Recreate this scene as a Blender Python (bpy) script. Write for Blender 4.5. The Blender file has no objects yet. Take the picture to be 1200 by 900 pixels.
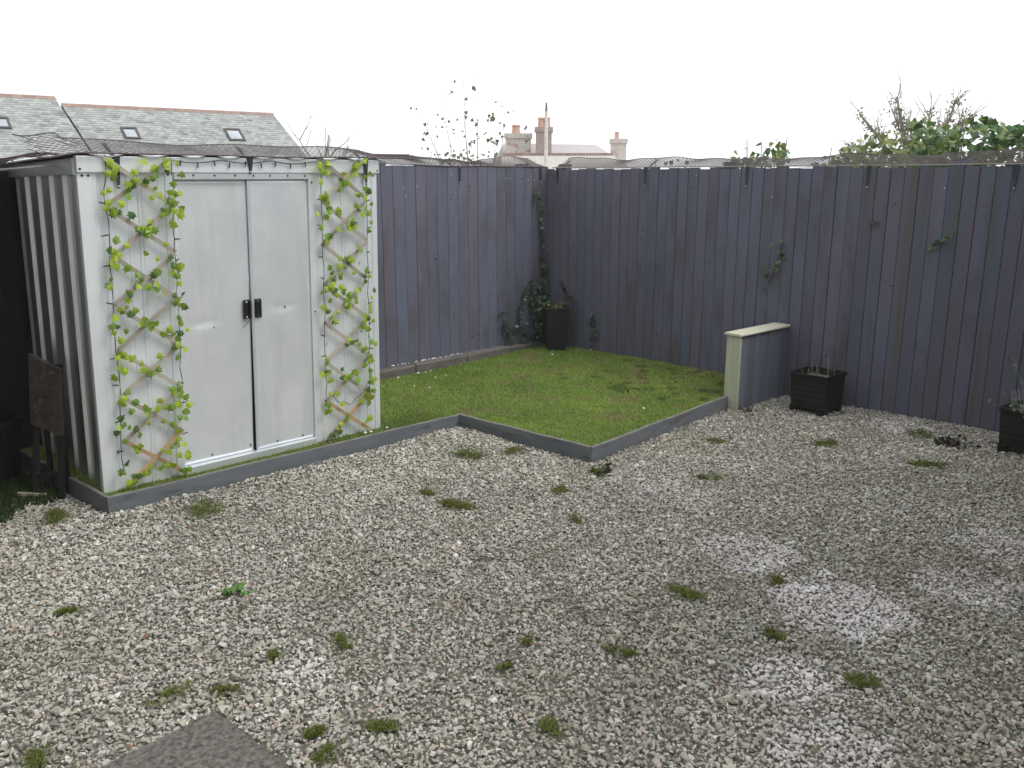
import bpy, bmesh, math, random
import numpy as np
from mathutils import Vector, Matrix
R = math.radians
sc = bpy.context.scene
col = sc.collection
random.seed(7); rng = np.random.default_rng(7)

# ------------------------------------------------------------ camera, sky, sun, exposure
cam_d = bpy.data.cameras.new('camera'); cam = bpy.data.objects.new('camera', cam_d); col.objects.link(cam)
cam_d.sensor_width = 36; cam_d.lens = 30.42; cam_d.clip_start = .05; cam_d.clip_end = 2000
HEAD = R(41.7); PITCH = math.atan(243/1014)
cam.location = (0, 0, 1.78)
fwd = Vector((math.cos(HEAD)*math.cos(PITCH), math.sin(HEAD)*math.cos(PITCH), -math.sin(PITCH)))
cam.rotation_euler = fwd.to_track_quat('-Z', 'Y').to_euler()
sc.camera = cam

SUN_EL, SUN_AZ = R(52), R(-68)      # azimuth of the sun counted from +X towards +Y
world = bpy.data.worlds.new('World'); sc.world = world; world.use_nodes = True
wn = world.node_tree; wn.nodes.clear()
wo = wn.nodes.new('ShaderNodeOutputWorld'); bg = wn.nodes.new('ShaderNodeBackground')
sky = wn.nodes.new('ShaderNodeTexSky'); sky.sky_type = 'NISHITA'; sky.sun_disc = False
sky.sun_elevation = SUN_EL; sky.sun_rotation = math.pi/2 - SUN_AZ
sky.dust_density = 4.0; sky.air_density = 1.0
mx = wn.nodes.new('ShaderNodeMix'); mx.data_type = 'RGBA'
mx.inputs['Factor'].default_value = 0.97
wn.links.new(sky.outputs[0], mx.inputs['A'])
mx.inputs['B'].default_value = (12.4, 12.6, 12.9, 1)      # the even white of a thick overcast
wn.links.new(mx.outputs['Result'], bg.inputs['Color']); bg.inputs['Strength'].default_value = 0.1
wn.links.new(bg.outputs[0], wo.inputs[0])
sd = bpy.data.lights.new('sun', 'SUN'); sd.energy = 1.5; sd.angle = R(25); sd.color = (1, .97, .92)
sun = bpy.data.objects.new('sun', sd); col.objects.link(sun)
sdir = Vector((math.cos(SUN_AZ)*math.cos(SUN_EL), math.sin(SUN_AZ)*math.cos(SUN_EL), math.sin(SUN_EL)))
sun.rotation_euler = (-sdir).to_track_quat('-Z', 'Y').to_euler(); sun.location = (0, -5, 12)
sc.view_settings.view_transform = 'Standard'; sc.view_settings.look = 'None'
sc.view_settings.exposure = 0.15; sc.view_settings.gamma = 1.0; sc.view_settings.use_curve_mapping = False
sc.render.engine = 'CYCLES'; sc.cycles.volume_bounces = 4

# ------------------------------------------------------------ helpers
def tag(o, label=None, cat=None, group=None, kind=None):
    if label: o['label'] = label
    if cat: o['category'] = cat
    if group: o['group'] = group
    if kind: o['kind'] = kind
    return o
def empty(name, loc, rz=0, label=None, cat=None, group=None):
    o = bpy.data.objects.new(name, None); col.objects.link(o)
    o.empty_display_size = .1
    o.location = loc; o.rotation_euler = (0, 0, rz)
    return tag(o, label, cat, group)
def link(name, me, parent=None, loc=None):
    o = bpy.data.objects.new(name, me); col.objects.link(o)
    if parent: o.parent = parent
    if loc is not None: o.location = loc
    return o
class MB:
    def __init__(s): s.v = []; s.f = []
    def add(s, vs, fs):
        n = len(s.v); s.v += [tuple(p) for p in vs]; s.f += [tuple(n+i for i in f) for f in fs]; return s
    def box(s, x0, x1, y0, y1, z0, z1):
        return s.add([(x0,y0,z0),(x1,y0,z0),(x1,y1,z0),(x0,y1,z0),(x0,y0,z1),(x1,y0,z1),(x1,y1,z1),(x0,y1,z1)],
                     [(0,3,2,1),(4,5,6,7),(0,1,5,4),(1,2,6,5),(2,3,7,6),(3,0,4,7)])
    def loft(s, rings, cap=True):
        n = len(rings[0]); b = len(s.v)
        for r in rings: s.v += [tuple(p) for p in r]
        for k in range(len(rings)-1):
            for i in range(n):
                j = (i+1) % n
                s.f.append((b+k*n+i, b+k*n+j, b+(k+1)*n+j, b+(k+1)*n+i))
        if cap:
            s.f.append(tuple(b+i for i in reversed(range(n))))
            s.f.append(tuple(b+(len(rings)-1)*n+i for i in range(n)))
        return s
    def frustum(s, cx, cy, z0, z1, w0, w1, d0=None, d1=None):
        d0 = d0 or w0; d1 = d1 or w1
        q = lambda w, d, z: [(cx-w/2,cy-d/2,z),(cx+w/2,cy-d/2,z),(cx+w/2,cy+d/2,z),(cx-w/2,cy+d/2,z)]
        return s.loft([q(w0,d0,z0), q(w1,d1,z1)])
    def tube(s, pts, rad, n=5, cap=True):
        pts = [Vector(p) for p in pts]; rings = []
        for i, p in enumerate(pts):
            t = (pts[min(i+1, len(pts)-1)] - pts[max(i-1, 0)])
            if t.length < 1e-9: t = Vector((0,0,1))
            t.normalize()
            a = t.cross(Vector((0,0,1)))
            if a.length < .05: a = t.cross(Vector((1,0,0)))
            a.normalize(); b = t.cross(a)
            r = rad[i] if isinstance(rad, (list, tuple)) else rad
            rings.append([p + a*r*math.cos(2*math.pi*k/n) + b*r*math.sin(2*math.pi*k/n) for k in range(n)])
        return s.loft(rings, cap)
    def obox(s, p0, p1, w, h, up=(0,0,1), shift=0):
        """bar from p0 to p1, width w across, height h along up"""
        p0 = Vector(p0); p1 = Vector(p1); t = (p1-p0).normalized(); u = Vector(up); a = t.cross(u).normalized(); u = a.cross(t).normalized()
        r = lambda p: [p+a*w/2+u*h/2, p-a*w/2+u*h/2, p-a*w/2-u*h/2, p+a*w/2-u*h/2]
        return s.loft([r(p0), r(p1)])
    def mesh(s, name, mat, smooth=False, warp=None):
        me = bpy.data.meshes.new(name)
        me.from_pydata([warp(*p) for p in s.v] if warp else s.v, [], s.f)
        bm = bmesh.new(); bm.from_mesh(me); bmesh.ops.recalc_face_normals(bm, faces=bm.faces); bm.to_mesh(me); bm.free()
        me.materials.append(mat)
        if smooth: me.polygons.foreach_set('use_smooth', [True]*len(me.polygons))
        return me
    def build(s, name, mat, parent=None, loc=None, smooth=False, bevel=0, warp=None):
        o = link(name, s.mesh(name, mat, smooth, warp), parent, loc)
        if bevel:
            m = o.modifiers.new('bevel', 'BEVEL'); m.width = bevel; m.segments = 2; m.limit_method = 'ANGLE'
        return o
def npmesh(name, verts, faces, mat, colors=None):
    """fast mesh from numpy arrays, all faces with the same number of corners"""
    me = bpy.data.meshes.new(name); k = faces.shape[1]
    me.vertices.add(len(verts)); me.vertices.foreach_set('co', np.ascontiguousarray(verts, dtype=np.float32).ravel())
    me.loops.add(faces.size); me.loops.foreach_set('vertex_index', faces.astype(np.int32).ravel())
    me.polygons.add(len(faces)); me.polygons.foreach_set('loop_start', np.arange(0, faces.size, k, dtype=np.int32))
    me.update(calc_edges=True)
    if colors is not None:
        a = me.color_attributes.new('tint', 'FLOAT_COLOR', 'POINT')
        c = np.ones((len(verts), 4), np.float32); c[:, :3] = colors; a.data.foreach_set('color', c.ravel())
    me.materials.append(mat)
    return me
def lerp(a, b, t): return tuple(x+(y-x)*t for x, y in zip(a, b))
def sm(t): t = np.clip(t, 0, 1); return t*t*(3-2*t)

# ------------------------------------------------------------ materials
def M(name, c, c2=None, rough=.6, metal=0., scale=6., stretch=(1,1,1), bump=0., bscale=60., bstretch=None, objvar=0., attr=False,
      rvar=0., st3=None, c3=None, s3=2., t3=(.55,.7), spec=.4, transl=0.):
    m = bpy.data.materials.new(name); m.use_nodes = True; nt = m.node_tree; N = nt.nodes; L = nt.links
    b = N['Principled BSDF']; b.inputs['Roughness'].default_value = rough; b.inputs['Metallic'].default_value = metal
    b.inputs['Specular IOR Level'].default_value = spec
    tc = N.new('ShaderNodeTexCoord'); oi = N.new('ShaderNodeObjectInfo')
    ml = N.new('ShaderNodeMath'); ml.operation = 'MULTIPLY'; ml.inputs[1].default_value = 53.; L.new(oi.outputs['Random'], ml.inputs[0])
    va = N.new('ShaderNodeVectorMath'); va.operation = 'ADD'; L.new(tc.outputs['Object'], va.inputs[0]); L.new(ml.outputs[0], va.inputs[1])
    def noise(sca, st, det=6, ro=.6):
        mp = N.new('ShaderNodeMapping'); mp.inputs['Scale'].default_value = st; L.new(va.outputs[0], mp.inputs[0])
        n = N.new('ShaderNodeTexNoise'); n.inputs['Scale'].default_value = sca; n.inputs['Detail'].default_value = det; n.inputs['Roughness'].default_value = ro
        L.new(mp.outputs[0], n.inputs['Vector']); return n.outputs[0]
    def ramp(src, lo, hi):
        r = N.new('ShaderNodeMapRange'); r.inputs[1].default_value = lo; r.inputs[2].default_value = hi; L.new(src, r.inputs[0]); return r.outputs[0]
    def mixc(f, a, bb):
        x = N.new('ShaderNodeMix'); x.data_type = 'RGBA'
        L.new(f, x.inputs['Factor'])
        for k, s in (('A', a), ('B', bb)):
            if isinstance(s, tuple): x.inputs[k].default_value = (*s, 1)
            else: L.new(s, x.inputs[k])
        return x.outputs['Result']
    c2 = c2 or tuple(k*.75 for k in c)
    n1 = noise(scale, stretch); out = mixc(ramp(n1, .35, .65), c, c2)
    if c3: out = mixc(ramp(noise(s3, st3 or stretch, 5), *t3), out, c3)
    if attr:
        at = N.new('ShaderNodeVertexColor'); at.layer_name = 'tint'
        x = N.new('ShaderNodeMix'); x.data_type = 'RGBA'; x.blend_type = 'MULTIPLY'; x.inputs['Factor'].default_value = 1
        L.new(out, x.inputs['A']); L.new(at.outputs[0], x.inputs['B']); out = x.outputs['Result']
    if objvar:
        h = N.new('ShaderNodeHueSaturation'); r = N.new('ShaderNodeMapRange'); r.inputs[3].default_value = 1-objvar; r.inputs[4].default_value = 1+objvar
        L.new(oi.outputs['Random'], r.inputs[0]); L.new(r.outputs[0], h.inputs['Value']); L.new(out, h.inputs['Color']); out = h.outputs[0]
    L.new(out, b.inputs['Base Color'])
    if rvar: L.new(ramp(n1, .5-.3/max(rvar,.01)*.1, .8), b.inputs['Roughness']) if False else None
    if bump:
        bp = N.new('ShaderNodeBump'); bp.inputs['Strength'].default_value = bump; bp.inputs['Distance'].default_value = .01
        L.new(noise(bscale, bstretch or stretch, 8), bp.inputs['Height']); L.new(bp.outputs[0], b.inputs['Normal'])
    if transl:
        t = N.new('ShaderNodeBsdfTranslucent'); L.new(out, t.inputs[0]); ms = N.new('ShaderNodeMixShader'); ms.inputs[0].default_value = transl
        L.new(b.outputs[0], ms.inputs[1]); L.new(t.outputs[0], ms.inputs[2]); L.new(ms.outputs[0], N['Material Output'].inputs[0])
    return m
m_soil   = M('soil', (.24,.225,.19), (.15,.14,.11), rough=.95, scale=14, bump=.5, bscale=90)
m_stone  = M('gravel_stone', (1,1,1), (.86,.86,.84), rough=.8, scale=60, attr=True, bump=.1, bscale=200, spec=.3)
m_blade  = M('grass_blade', (1,1,1), (.85,.85,.85), rough=.7, scale=3, attr=True, transl=.35, spec=.25)
m_turf   = M('turf', (.24,.29,.09), (.19,.19,.08), rough=.95, scale=9, bump=.6, bscale=120)
m_plank  = M('fence_paint', (.110,.134,.196), (.134,.117,.150), rough=.72, scale=1.5, stretch=(9,9,.28), objvar=.07, bump=.25, bscale=6, bstretch=(30,30,.9),
             c3=(.088,.08,.098), s3=1.5, st3=(3.5,3.5,1.3), t3=(.46,.72))
m_plankg = M('fence_paint_algae', (.094,.114,.166), (.115,.102,.130), rough=.75, scale=1.5, stretch=(9,9,.28), objvar=.07, bump=.25, bscale=6, bstretch=(30,30,.9),
             c3=(.085,.088,.06), s3=1.7, t3=(.52,.75))
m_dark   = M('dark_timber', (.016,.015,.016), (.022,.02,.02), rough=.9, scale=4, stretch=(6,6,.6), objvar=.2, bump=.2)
m_board  = M('edging_paint', (.125,.140,.158), (.17,.183,.2), rough=.6, scale=2.5, stretch=(1.2,6,6), bump=.2, bscale=8, bstretch=(3,25,25), c3=(.07,.065,.062), s3=3.4, t3=(.56,.72), objvar=.08)
m_boardtop = M('edging_worn_edge', (.22,.21,.19), (.13,.13,.125), rough=.8, scale=9, bump=.2)
m_kerb   = M('kerb_timber', (.17,.155,.14), (.1,.095,.09), rough=.9, scale=7, stretch=(1,5,5), bump=.5, bscale=30, objvar=.12)
m_zinc   = M('zinc', (.86,.90,.93), (.78,.825,.86), rough=.4, metal=.35, scale=2.2, bump=.05, bscale=9, c3=(.62,.64,.63), s3=1.2, st3=(6,6,.8), t3=(.55,.9))
m_zincd  = M('zinc_door', (.92,.955,.98), (.80,.845,.88), rough=.32, metal=.5, scale=3, bump=.06, bscale=7, c3=(.70,.74,.76), s3=1.1, st3=(7,7,.7), t3=(.52,.85))
m_zincs  = M('zinc_side', (.86,.89,.92), (.78,.81,.84), rough=.34, metal=.97, scale=2.2, bump=.05, bscale=9)
m_trim   = M('zinc_trim', (.72,.75,.78), (.62,.66,.69), rough=.4, metal=.5, scale=5)
m_screw  = M('screw', (.06,.06,.065), rough=.5, metal=.6)
m_black  = M('black_plastic', (.007,.007,.008), (.01,.01,.011), rough=.45, scale=12, bump=.05)
m_gap    = M('shed_inside', (.02,.02,.022), rough=.9)
m_slat   = M('trellis_wood', (.44,.40,.33), (.33,.30,.25), rough=.8, scale=5, stretch=(1,1,1), objvar=.18, bump=.2, bscale=60)
m_slatn  = M('trellis_wood_orange', (.5,.33,.17), (.38,.26,.15), rough=.75, scale=5, objvar=.1, bump=.2)
m_leafA  = M('leaf_lime', (.42,.55,.05), (.30,.44,.04), rough=.55, scale=20, objvar=.2, transl=.3)
m_leafB  = M('leaf_green', (.25,.40,.06), (.16,.29,.045), rough=.55, scale=20, objvar=.25, transl=.25)
m_leafC  = M('leaf_deep', (.10,.19,.045), (.07,.14,.04), rough=.5, scale=20, objvar=.2, transl=.2)
m_wire   = M('wire', (.03,.04,.035), rough=.5)
m_net    = M('netting', (.10,.082,.082), (.14,.118,.115), rough=.7, scale=8)
m_cord   = M('netting_cord', (.3,.28,.27), (.18,.17,.16), rough=.8, scale=30)
m_brack  = M('bracket_steel', (.05,.07,.085), (.035,.05,.06), rough=.45, metal=.4, scale=9)
m_pot    = M('pot_plastic', (.014,.014,.017), (.02,.02,.023), rough=.55, scale=7, bump=.1)
m_cream  = M('cream_timber', (.52,.54,.41), (.44,.46,.34), rough=.7, scale=2, stretch=(14,14,.8), bump=.3, bscale=6, bstretch=(35,35,1.2), objvar=.05)
m_creamc = M('cream_cap', (.6,.6,.48), (.5,.5,.39), rough=.7, scale=2, stretch=(1,12,12), bump=.25, bscale=6, bstretch=(1.2,30,30))
m_panel  = M('panel_paint', (.15,.168,.215), (.12,.13,.16), rough=.65, scale=2, stretch=(5,5,.7), bump=.2, bscale=8, bstretch=(20,20,1), objvar=.12)
m_slab   = M('slab_stone', (.2,.18,.16), (.055,.052,.05), rough=.95, scale=55, bump=.5, bscale=170, c3=(.2,.15,.11), s3=40, t3=(.6,.7))
m_ivy    = M('ivy_leaf', (1,1,1), (.8,.8,.8), rough=.42, scale=20, attr=True, transl=.2, spec=.5)
m_stem   = M('ivy_stem', (.06,.045,.03), rough=.9)
m_bark   = M('bark', (.36,.33,.30), (.27,.25,.225), rough=.95, scale=10, bump=.4)
m_rust   = M('old_board', (.085,.06,.05), (.03,.024,.022), rough=.9, scale=14, bump=.5, bscale=60, c3=(.15,.12,.1), s3=22, t3=(.6,.7))
m_white  = M('white_bit', (.82,.82,.82), (.75,.75,.75), rough=.6)
m_slate  = M('slate', (1,1,1), (.85,.87,.85), rough=.7, scale=4, attr=True)
m_ridge  = M('ridge_tile', (.34,.23,.19), (.27,.19,.165), rough=.85, scale=3, objvar=.15)
m_wallr  = M('render_wall', (.55,.53,.48), (.48,.46,.42), rough=.9, scale=1.5)
m_brick  = M('chimney_brick', (.40,.32,.29), (.32,.26,.24), rough=.9, scale=9, bump=.3, c3=(.35,.3,.27), s3=7)
m_chst   = M('chimney_render', (.56,.52,.48), (.46,.43,.4), rough=.9, scale=3, c3=(.36,.2,.13), s3=2.2, t3=(.55,.65))
m_potc   = M('clay_pot', (.58,.36,.29), (.5,.3,.25), rough=.85, scale=5)
m_pole   = M('cream_pole', (.72,.7,.62), rough=.6)
m_frame  = M('roof_window_frame', (.06,.06,.06), rough=.6)
m_glass  = M('roof_window_glass', (.55,.6,.65), rough=.08, metal=.9, scale=1)
m_far    = M('far_land', (.09,.1,.05), (.12,.11,.07), rough=1, scale=.05)
m_hill   = M('hill_land', (.3,.31,.33), (.26,.28,.29), rough=1, scale=.03)
m_knot = M('knot_wood', (.05,.045,.055), (.07,.06,.07), rough=.8)
m_litter = M('leaf_litter', (1,1,1), (.8,.8,.8), rough=.85, attr=True)

# ------------------------------------------------------------ ground
def fence_y(x): return 5.58 + .07*(6.78-x)       # line of the fence behind the shed
xs = np.array([-300,-120,-40,-10,-2,0,2,4,6,7,7.6,9,12,16,22,35,60,120,300.])
ys = np.array([-300,-120,-40,-10,-2,0,2,4,5,6,6.6,8,11,15,22,35,60,120,300.])
gx, gy = np.meshgrid(xs, ys, indexing='ij')
gzv = -3.2*sm((np.maximum(gx-7.4, gy-6.4))/14.)
V = np.stack([gx, gy, gzv-.012], -1).reshape(-1, 3)
n = len(ys); ii = np.arange(len(xs)-1)[:, None]*n + np.arange(n-1)[None]
F = np.stack([ii, ii+n, ii+n+1, ii+1], -1).reshape(-1, 4)
tag(link('ground', npmesh('ground', V, F, m_soil)), kind='structure')
# low far hill line
hb = MB(); hr = []
for k in range(41):
    a = R(60 - k*2.6); d = 170
    z = 3.2 + 1.3*math.sin(k*.5) + .5*math.sin(k*1.3)
    hr.append([(d*math.cos(a), d*math.sin(a), -4), (d*math.cos(a), d*math.sin(a), z-1.4), ((d+25)*math.cos(a), (d+25)*math.sin(a), z), ((d+60)*math.cos(a), (d+60)*math.sin(a), -4)])
hb.loft(hr); tag(hb.build('hill', m_hill), kind='structure')

# raised lawn
A = (1.818,4.527); B = (4.256,4.307); C_ = (4.263,3.113); D = (6.046,3.118)
LEFTB = (1.812,5.86)
lawn_poly = [(1.84,4.55),(4.28,4.33),(4.285,3.136),(6.0,3.136),(6.06,3.17),(6.765,3.09),(6.765,5.57),(1.83,5.9)]
def inpoly(x, y, poly):
    r = np.zeros(x.shape, bool); n = len(poly)
    for i in range(n):
        x0, y0 = poly[i]; x1, y1 = poly[(i+1) % n]
        c = ((y0 > y) != (y1 > y)) & (x < (x1-x0)*(y-y0)/((y1-y0) if y1 != y0 else 1e-9)+x0); r ^= c
    return r
def lawn_z(x, y): return .083 + .03*np.clip((x-4.3)/2, 0, 1)*np.clip((y-3.15)/1.2, 0, 1) + .006*np.sin(x*3.1+1)*np.sin(y*2.7)
lb = MB()
step = .16; gx = np.arange(1.84, 6.8, step); gy = np.arange(3.1, 5.95, step)
bm = bmesh.new()
bm.faces.new([bm.verts.new((x, y, 0)) for x, y in lawn_poly])
for x in gx: bmesh.ops.bisect_plane(bm, geom=bm.verts[:]+bm.edges[:]+bm.faces[:], plane_co=(x,0,0), plane_no=(1,0,0))
for y in gy: bmesh.ops.bisect_plane(bm, geom=bm.verts[:]+bm.edges[:]+bm.faces[:], plane_co=(0,y,0), plane_no=(0,1,0))
for v in bm.verts: v.co.z = float(lawn_z(np.array(v.co.x), np.array(v.co.y)))-.008
me = bpy.data.meshes.new('lawn'); bm.to_mesh(me); bm.free(); me.materials.append(m_turf)
tag(link('lawn', me), kind='structure')

def noise2(x, y, s, seed=0):
    """cheap smooth value noise"""
    r = np.random.default_rng(seed); g = r.random((64, 64)); u = np.mod(x/s, 63); v = np.mod(y/s, 63)
    i = u.astype(int); j = v.astype(int); a = sm(u-i); b = sm(v-j)
    return (g[i,j]*(1-a)+g[i+1 if False else (i+1)%64,j]*a)*(1-b) + (g[i,(j+1)%64]*(1-a)+g[(i+1)%64,(j+1)%64]*a)*b
def blades(x, y, z, ln, w, colr, lean=.7):
    n = len(x); a = rng.random(n)*2*np.pi; l = rng.random(n)*lean; h = ln*np.cos(l); o = ln*np.sin(l)
    dx, dy = np.cos(a), np.sin(a); px, py = -dy*w/2, dx*w/2
    base = np.stack([x, y, z], -1)
    p = lambda k, m, wf: base + np.stack([dx*o*k + px*wf, dy*o*k + py*wf, h*m], -1)
    V = np.stack([p(0,0,1), p(0,0,-1), p(.4,.65,-.8), p(.4,.65,.8), p(1,1,0), p(1,1,0)], 1)   # last two share the tip
    F = np.array([[0,1,2,3]]); T = np.array([[3,2,4,4]])
    V = np.stack([p(0,0,1), p(0,0,-1), p(.45,.7,-.75), p(.45,.7,.75), p(1,1,-.15), p(1,1,.15)], 1)
    idx = np.arange(n)[:, None]*6
    F = np.concatenate([idx+np.array([[0,1,2,3]]), idx+np.array([[3,2,4,5]])])
    C = np.repeat(colr[:, None], 6, 1)
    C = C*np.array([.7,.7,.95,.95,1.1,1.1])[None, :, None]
    return V.reshape(-1, 3), F, C.reshape(-1, 3)
def lawn_pts(n):
    x = rng.uniform(1.84, 6.77, n); y = rng.uniform(3.13, 5.9, n)
    k = inpoly(x, y, lawn_poly)
    # none under the shed
    c, s = math.cos(R(-4.29)), math.sin(R(-4.29)); lx = (x-1.868)*c+(y-4.656)*s; ly = -(x-1.868)*s+(y-4.656)*c
    k &= ~((lx > .03) & (lx < 1.8) & (ly > .03)); k &= y < fence_y(x)-.09
    return x[k], y[k]
x, y = lawn_pts(260000)
n1 = noise2(x, y, .35, 1); n2 = noise2(x, y, .06, 2); n3 = noise2(x, y, .13, 3)
t = np.clip(.5*n1+.5*n2+.15*rng.standard_normal(len(x)), 0, 1)[:, None]
c = np.array([.20,.36,.07])*(1-t) + np.array([.42,.55,.13])*t
br = ((n3 > .74) & (rng.random(len(x)) < .6)) | (rng.random(len(x)) < .11)
c[br] = np.array([.48,.44,.22])*rng.uniform(.6,1.1,(br.sum(),1))
dkm = (noise2(x, y, .12, 9) > .74) & (x > 5.6) & (y < 4.6); c[dkm] *= .6
mossy = sm((4.75-y)/.35)*(x < 4.2); c = c*(1-mossy[:, None]*.5) + np.array([.17,.21,.045])*mossy[:, None]*.5
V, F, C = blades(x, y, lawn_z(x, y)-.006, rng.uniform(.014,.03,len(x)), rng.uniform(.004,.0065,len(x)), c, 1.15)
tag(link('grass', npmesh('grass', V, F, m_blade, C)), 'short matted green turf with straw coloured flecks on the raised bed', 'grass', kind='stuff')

# edging boards of the raised bed
edge = empty('lawn_edging', (A[0], A[1], 0), 0, 'grey painted timber boards edging the raised lawn and shed', 'edging')
def edging(p, q, inset=.0, z0=-.03, z1=.106, th=.022, tilt=0):
    p = Vector((p[0]-A[0], p[1]-A[1], 0)); q = Vector((q[0]-A[0], q[1]-A[1], 0))
    t = (q-p); L = t.length; t.normalize()
    b = MB(); nseg = 8; rings = []
    for k in range(nseg+1):
        xx = L*k/nseg; dz = .0025*math.sin(k*1.9+L)
        rings.append([(xx,0,z0),(xx,0,z1-.004+dz),(xx,.004,z1+dz),(xx,th-.003,z1+dz),(xx,th,z1-.003+dz),(xx,th,z0)])
    b.loft(rings)
    o = b.build('edging_board', m_board, edge)
    o.data.materials.append(m_boardtop)
    for pl in o.data.polygons:
        if pl.normal.z > .5: pl.material_index = 1
    o.location = p; o.rotation_euler = (0, 0, math.atan2(t.y, t.x)); return o
edging(A, B); edging((C_[0]-.0, C_[1]+.0), D)
o = edging((B[0]-.0, B[1]+.024), (C_[0], C_[1]+.0225)); 
edging((A[0]-.001, 5.84), (A[0]-.001, A[1]+.0235))

# ------------------------------------------------------------ fences
def plank_mesh(name, w, h, mat, thick0=.006, thick1=.02):
    """feather-edged board: x across, y thickness (front at -y), z up"""
    b = MB(); nz = 3; rings = []; g = w-.002
    for k in range(nz+1):
        z = h*k/nz
        rings.append([(-.005,.0,z),(w+.0015,.0,z),(w+.0015,-.004,z),(g,-.004,z),(g,-thick1+.004,z),(g-.004,-thick1,z),(.004,-thick1-.002,z),(0,-thick1+.003,z),(0,-.004,z),(-.005,-.004,z)])
    b.loft(rings); return b.mesh(name, mat)
def flat_plank_mesh(name, w, h, mat, th=.018):
    b = MB(); rings = []
    for z in (0, h*.35, h*.7, h):
        rings.append([(0,0,z),(w,0,z),(w,-th+.003,z),(w-.003,-th,z),(.003,-th,z),(0,-th+.003,z)])
    b.loft(rings); return b.mesh(name, mat)
# fence with the planter row: plane x = 6.78, faces -x
fr = empty('plank_fence', (6.78, 5.58, 0), R(-90), 'long blue grey vertical plank fence behind the two square black planters', 'fence')
pm = [plank_mesh('plank', .1, 1.9, m_plank), plank_mesh('plank', .1, 1.9, m_plankg)]
for i in range(58):
    yy = 5.58 - .1*i
    o = link('plank', pm[1 if (yy < 2.6 and i % 3) else 0], fr)
    o.location = (.1*i + random.uniform(-.001,.001), random.uniform(-.003,.003), -.045 + random.uniform(-.014,.004))
    o.rotation_euler = (0, R(random.uniform(-.05,.05)), 0)
for z in (.25, .95, 1.65): MB().box(0, 5.8, .004, .06, z, z+.07).build('rail', m_plank, fr)
for k in range(4): MB().box(.1+1.8*k, .19+1.8*k, .061, .15, -.3, 1.9).build('post', m_plank, fr)
# fence behind the shed
ang = math.atan2(-.07, 1)
fb = empty('plank_fence', (1.3, fence_y(1.3), 0), ang, 'blue grey flat board fence running behind the metal shed to the corner', 'fence')
fdk = flat_plank_mesh('plank', .1185, 1.92, m_dark)  # near-black boards stand in for dark mesh and the nook's shade
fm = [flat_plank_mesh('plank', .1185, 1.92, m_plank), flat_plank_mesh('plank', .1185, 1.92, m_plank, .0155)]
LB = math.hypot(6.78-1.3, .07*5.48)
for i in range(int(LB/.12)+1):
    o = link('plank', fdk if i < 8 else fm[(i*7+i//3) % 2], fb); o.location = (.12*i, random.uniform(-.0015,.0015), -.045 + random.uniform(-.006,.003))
    if .12*i + .12 > LB: o.scale.x = (LB-.12*i)/.12
for z in (.25, .95, 1.65): MB().box(0, LB, .004, .06, z, z+.07).build('rail', m_plank, fb)
for k in range(4): MB().box(.1+1.7*k, .19+1.7*k, .061, .15, -.3, 1.9).build('post', m_plank, fb)
# unseen tall dark boards added to shade the shed's ribbed side
fs = empty('shade_side_fence', (1.12, 5.99, 0), R(-90), 'unseen tall near black board screen added to shade the shed side', 'fence')
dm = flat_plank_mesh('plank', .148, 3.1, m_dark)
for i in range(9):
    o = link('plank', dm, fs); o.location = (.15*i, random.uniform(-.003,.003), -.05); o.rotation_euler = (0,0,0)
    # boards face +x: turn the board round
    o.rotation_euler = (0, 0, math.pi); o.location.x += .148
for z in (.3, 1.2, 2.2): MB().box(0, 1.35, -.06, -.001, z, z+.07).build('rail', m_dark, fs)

# small marks on the fences: staples and drilled holes, drawn as little fixings
def fix(parent, x, z, mat, r=.006, y=-.0215, name='staple'):
    b = MB(); b.loft([[(x+r*math.cos(a), y, z+r*math.sin(a)) for a in [k*math.pi/3 for k in range(6)]], [(x+r*math.cos(a), y+.012, z+r*math.sin(a)) for a in [k*math.pi/3 for k in range(6)]]])
    b.build(name, mat, parent)
for X, z in ((5.0,1.69),(5.14,1.70),(5.02,1.62),(6.2,1.76),(6.26,1.765),(6.5,1.75),(6.58,1.75),(5.53,1.80)): fix(fb, (X-1.3)/math.cos(ang), z, m_white, .0035)
for X, z in ((5.33,1.07),(5.76,.31),(5.84,.32),(5.92,.325),(6.42,1.76),(6.69,1.77)): fix(fb, (X-1.3)/math.cos(ang), z, m_gap, .008, name='knot_hole')
for Y, z in ((4.93,1.83),(2.0,1.77),(2.02,1.70),(1.9,1.70),(3.9,1.79),(3.2,1.62),(2.95,1.61),(2.38,1.6)): fix(fr, 5.58-Y, z, m_white, .004)
for Y, z in ((2.18,1.42),(2.2,.98),(2.22,.93)): fix(fr, 5.58-Y, z, m_gap, .008, name='knot_hole')
for k in range(46):
    i_ = random.randrange(2, 44); fix(fr, .1*i_+random.uniform(.025,.075), random.uniform(.25,1.75), m_knot, random.uniform(.004,.009), -.0226, 'knot')
for k in range(16):
    fix(fb, random.uniform(3.5,5.4), random.uniform(.3,1.7), m_knot, random.uniform(.005,.010), -.0186, 'knot')
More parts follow.
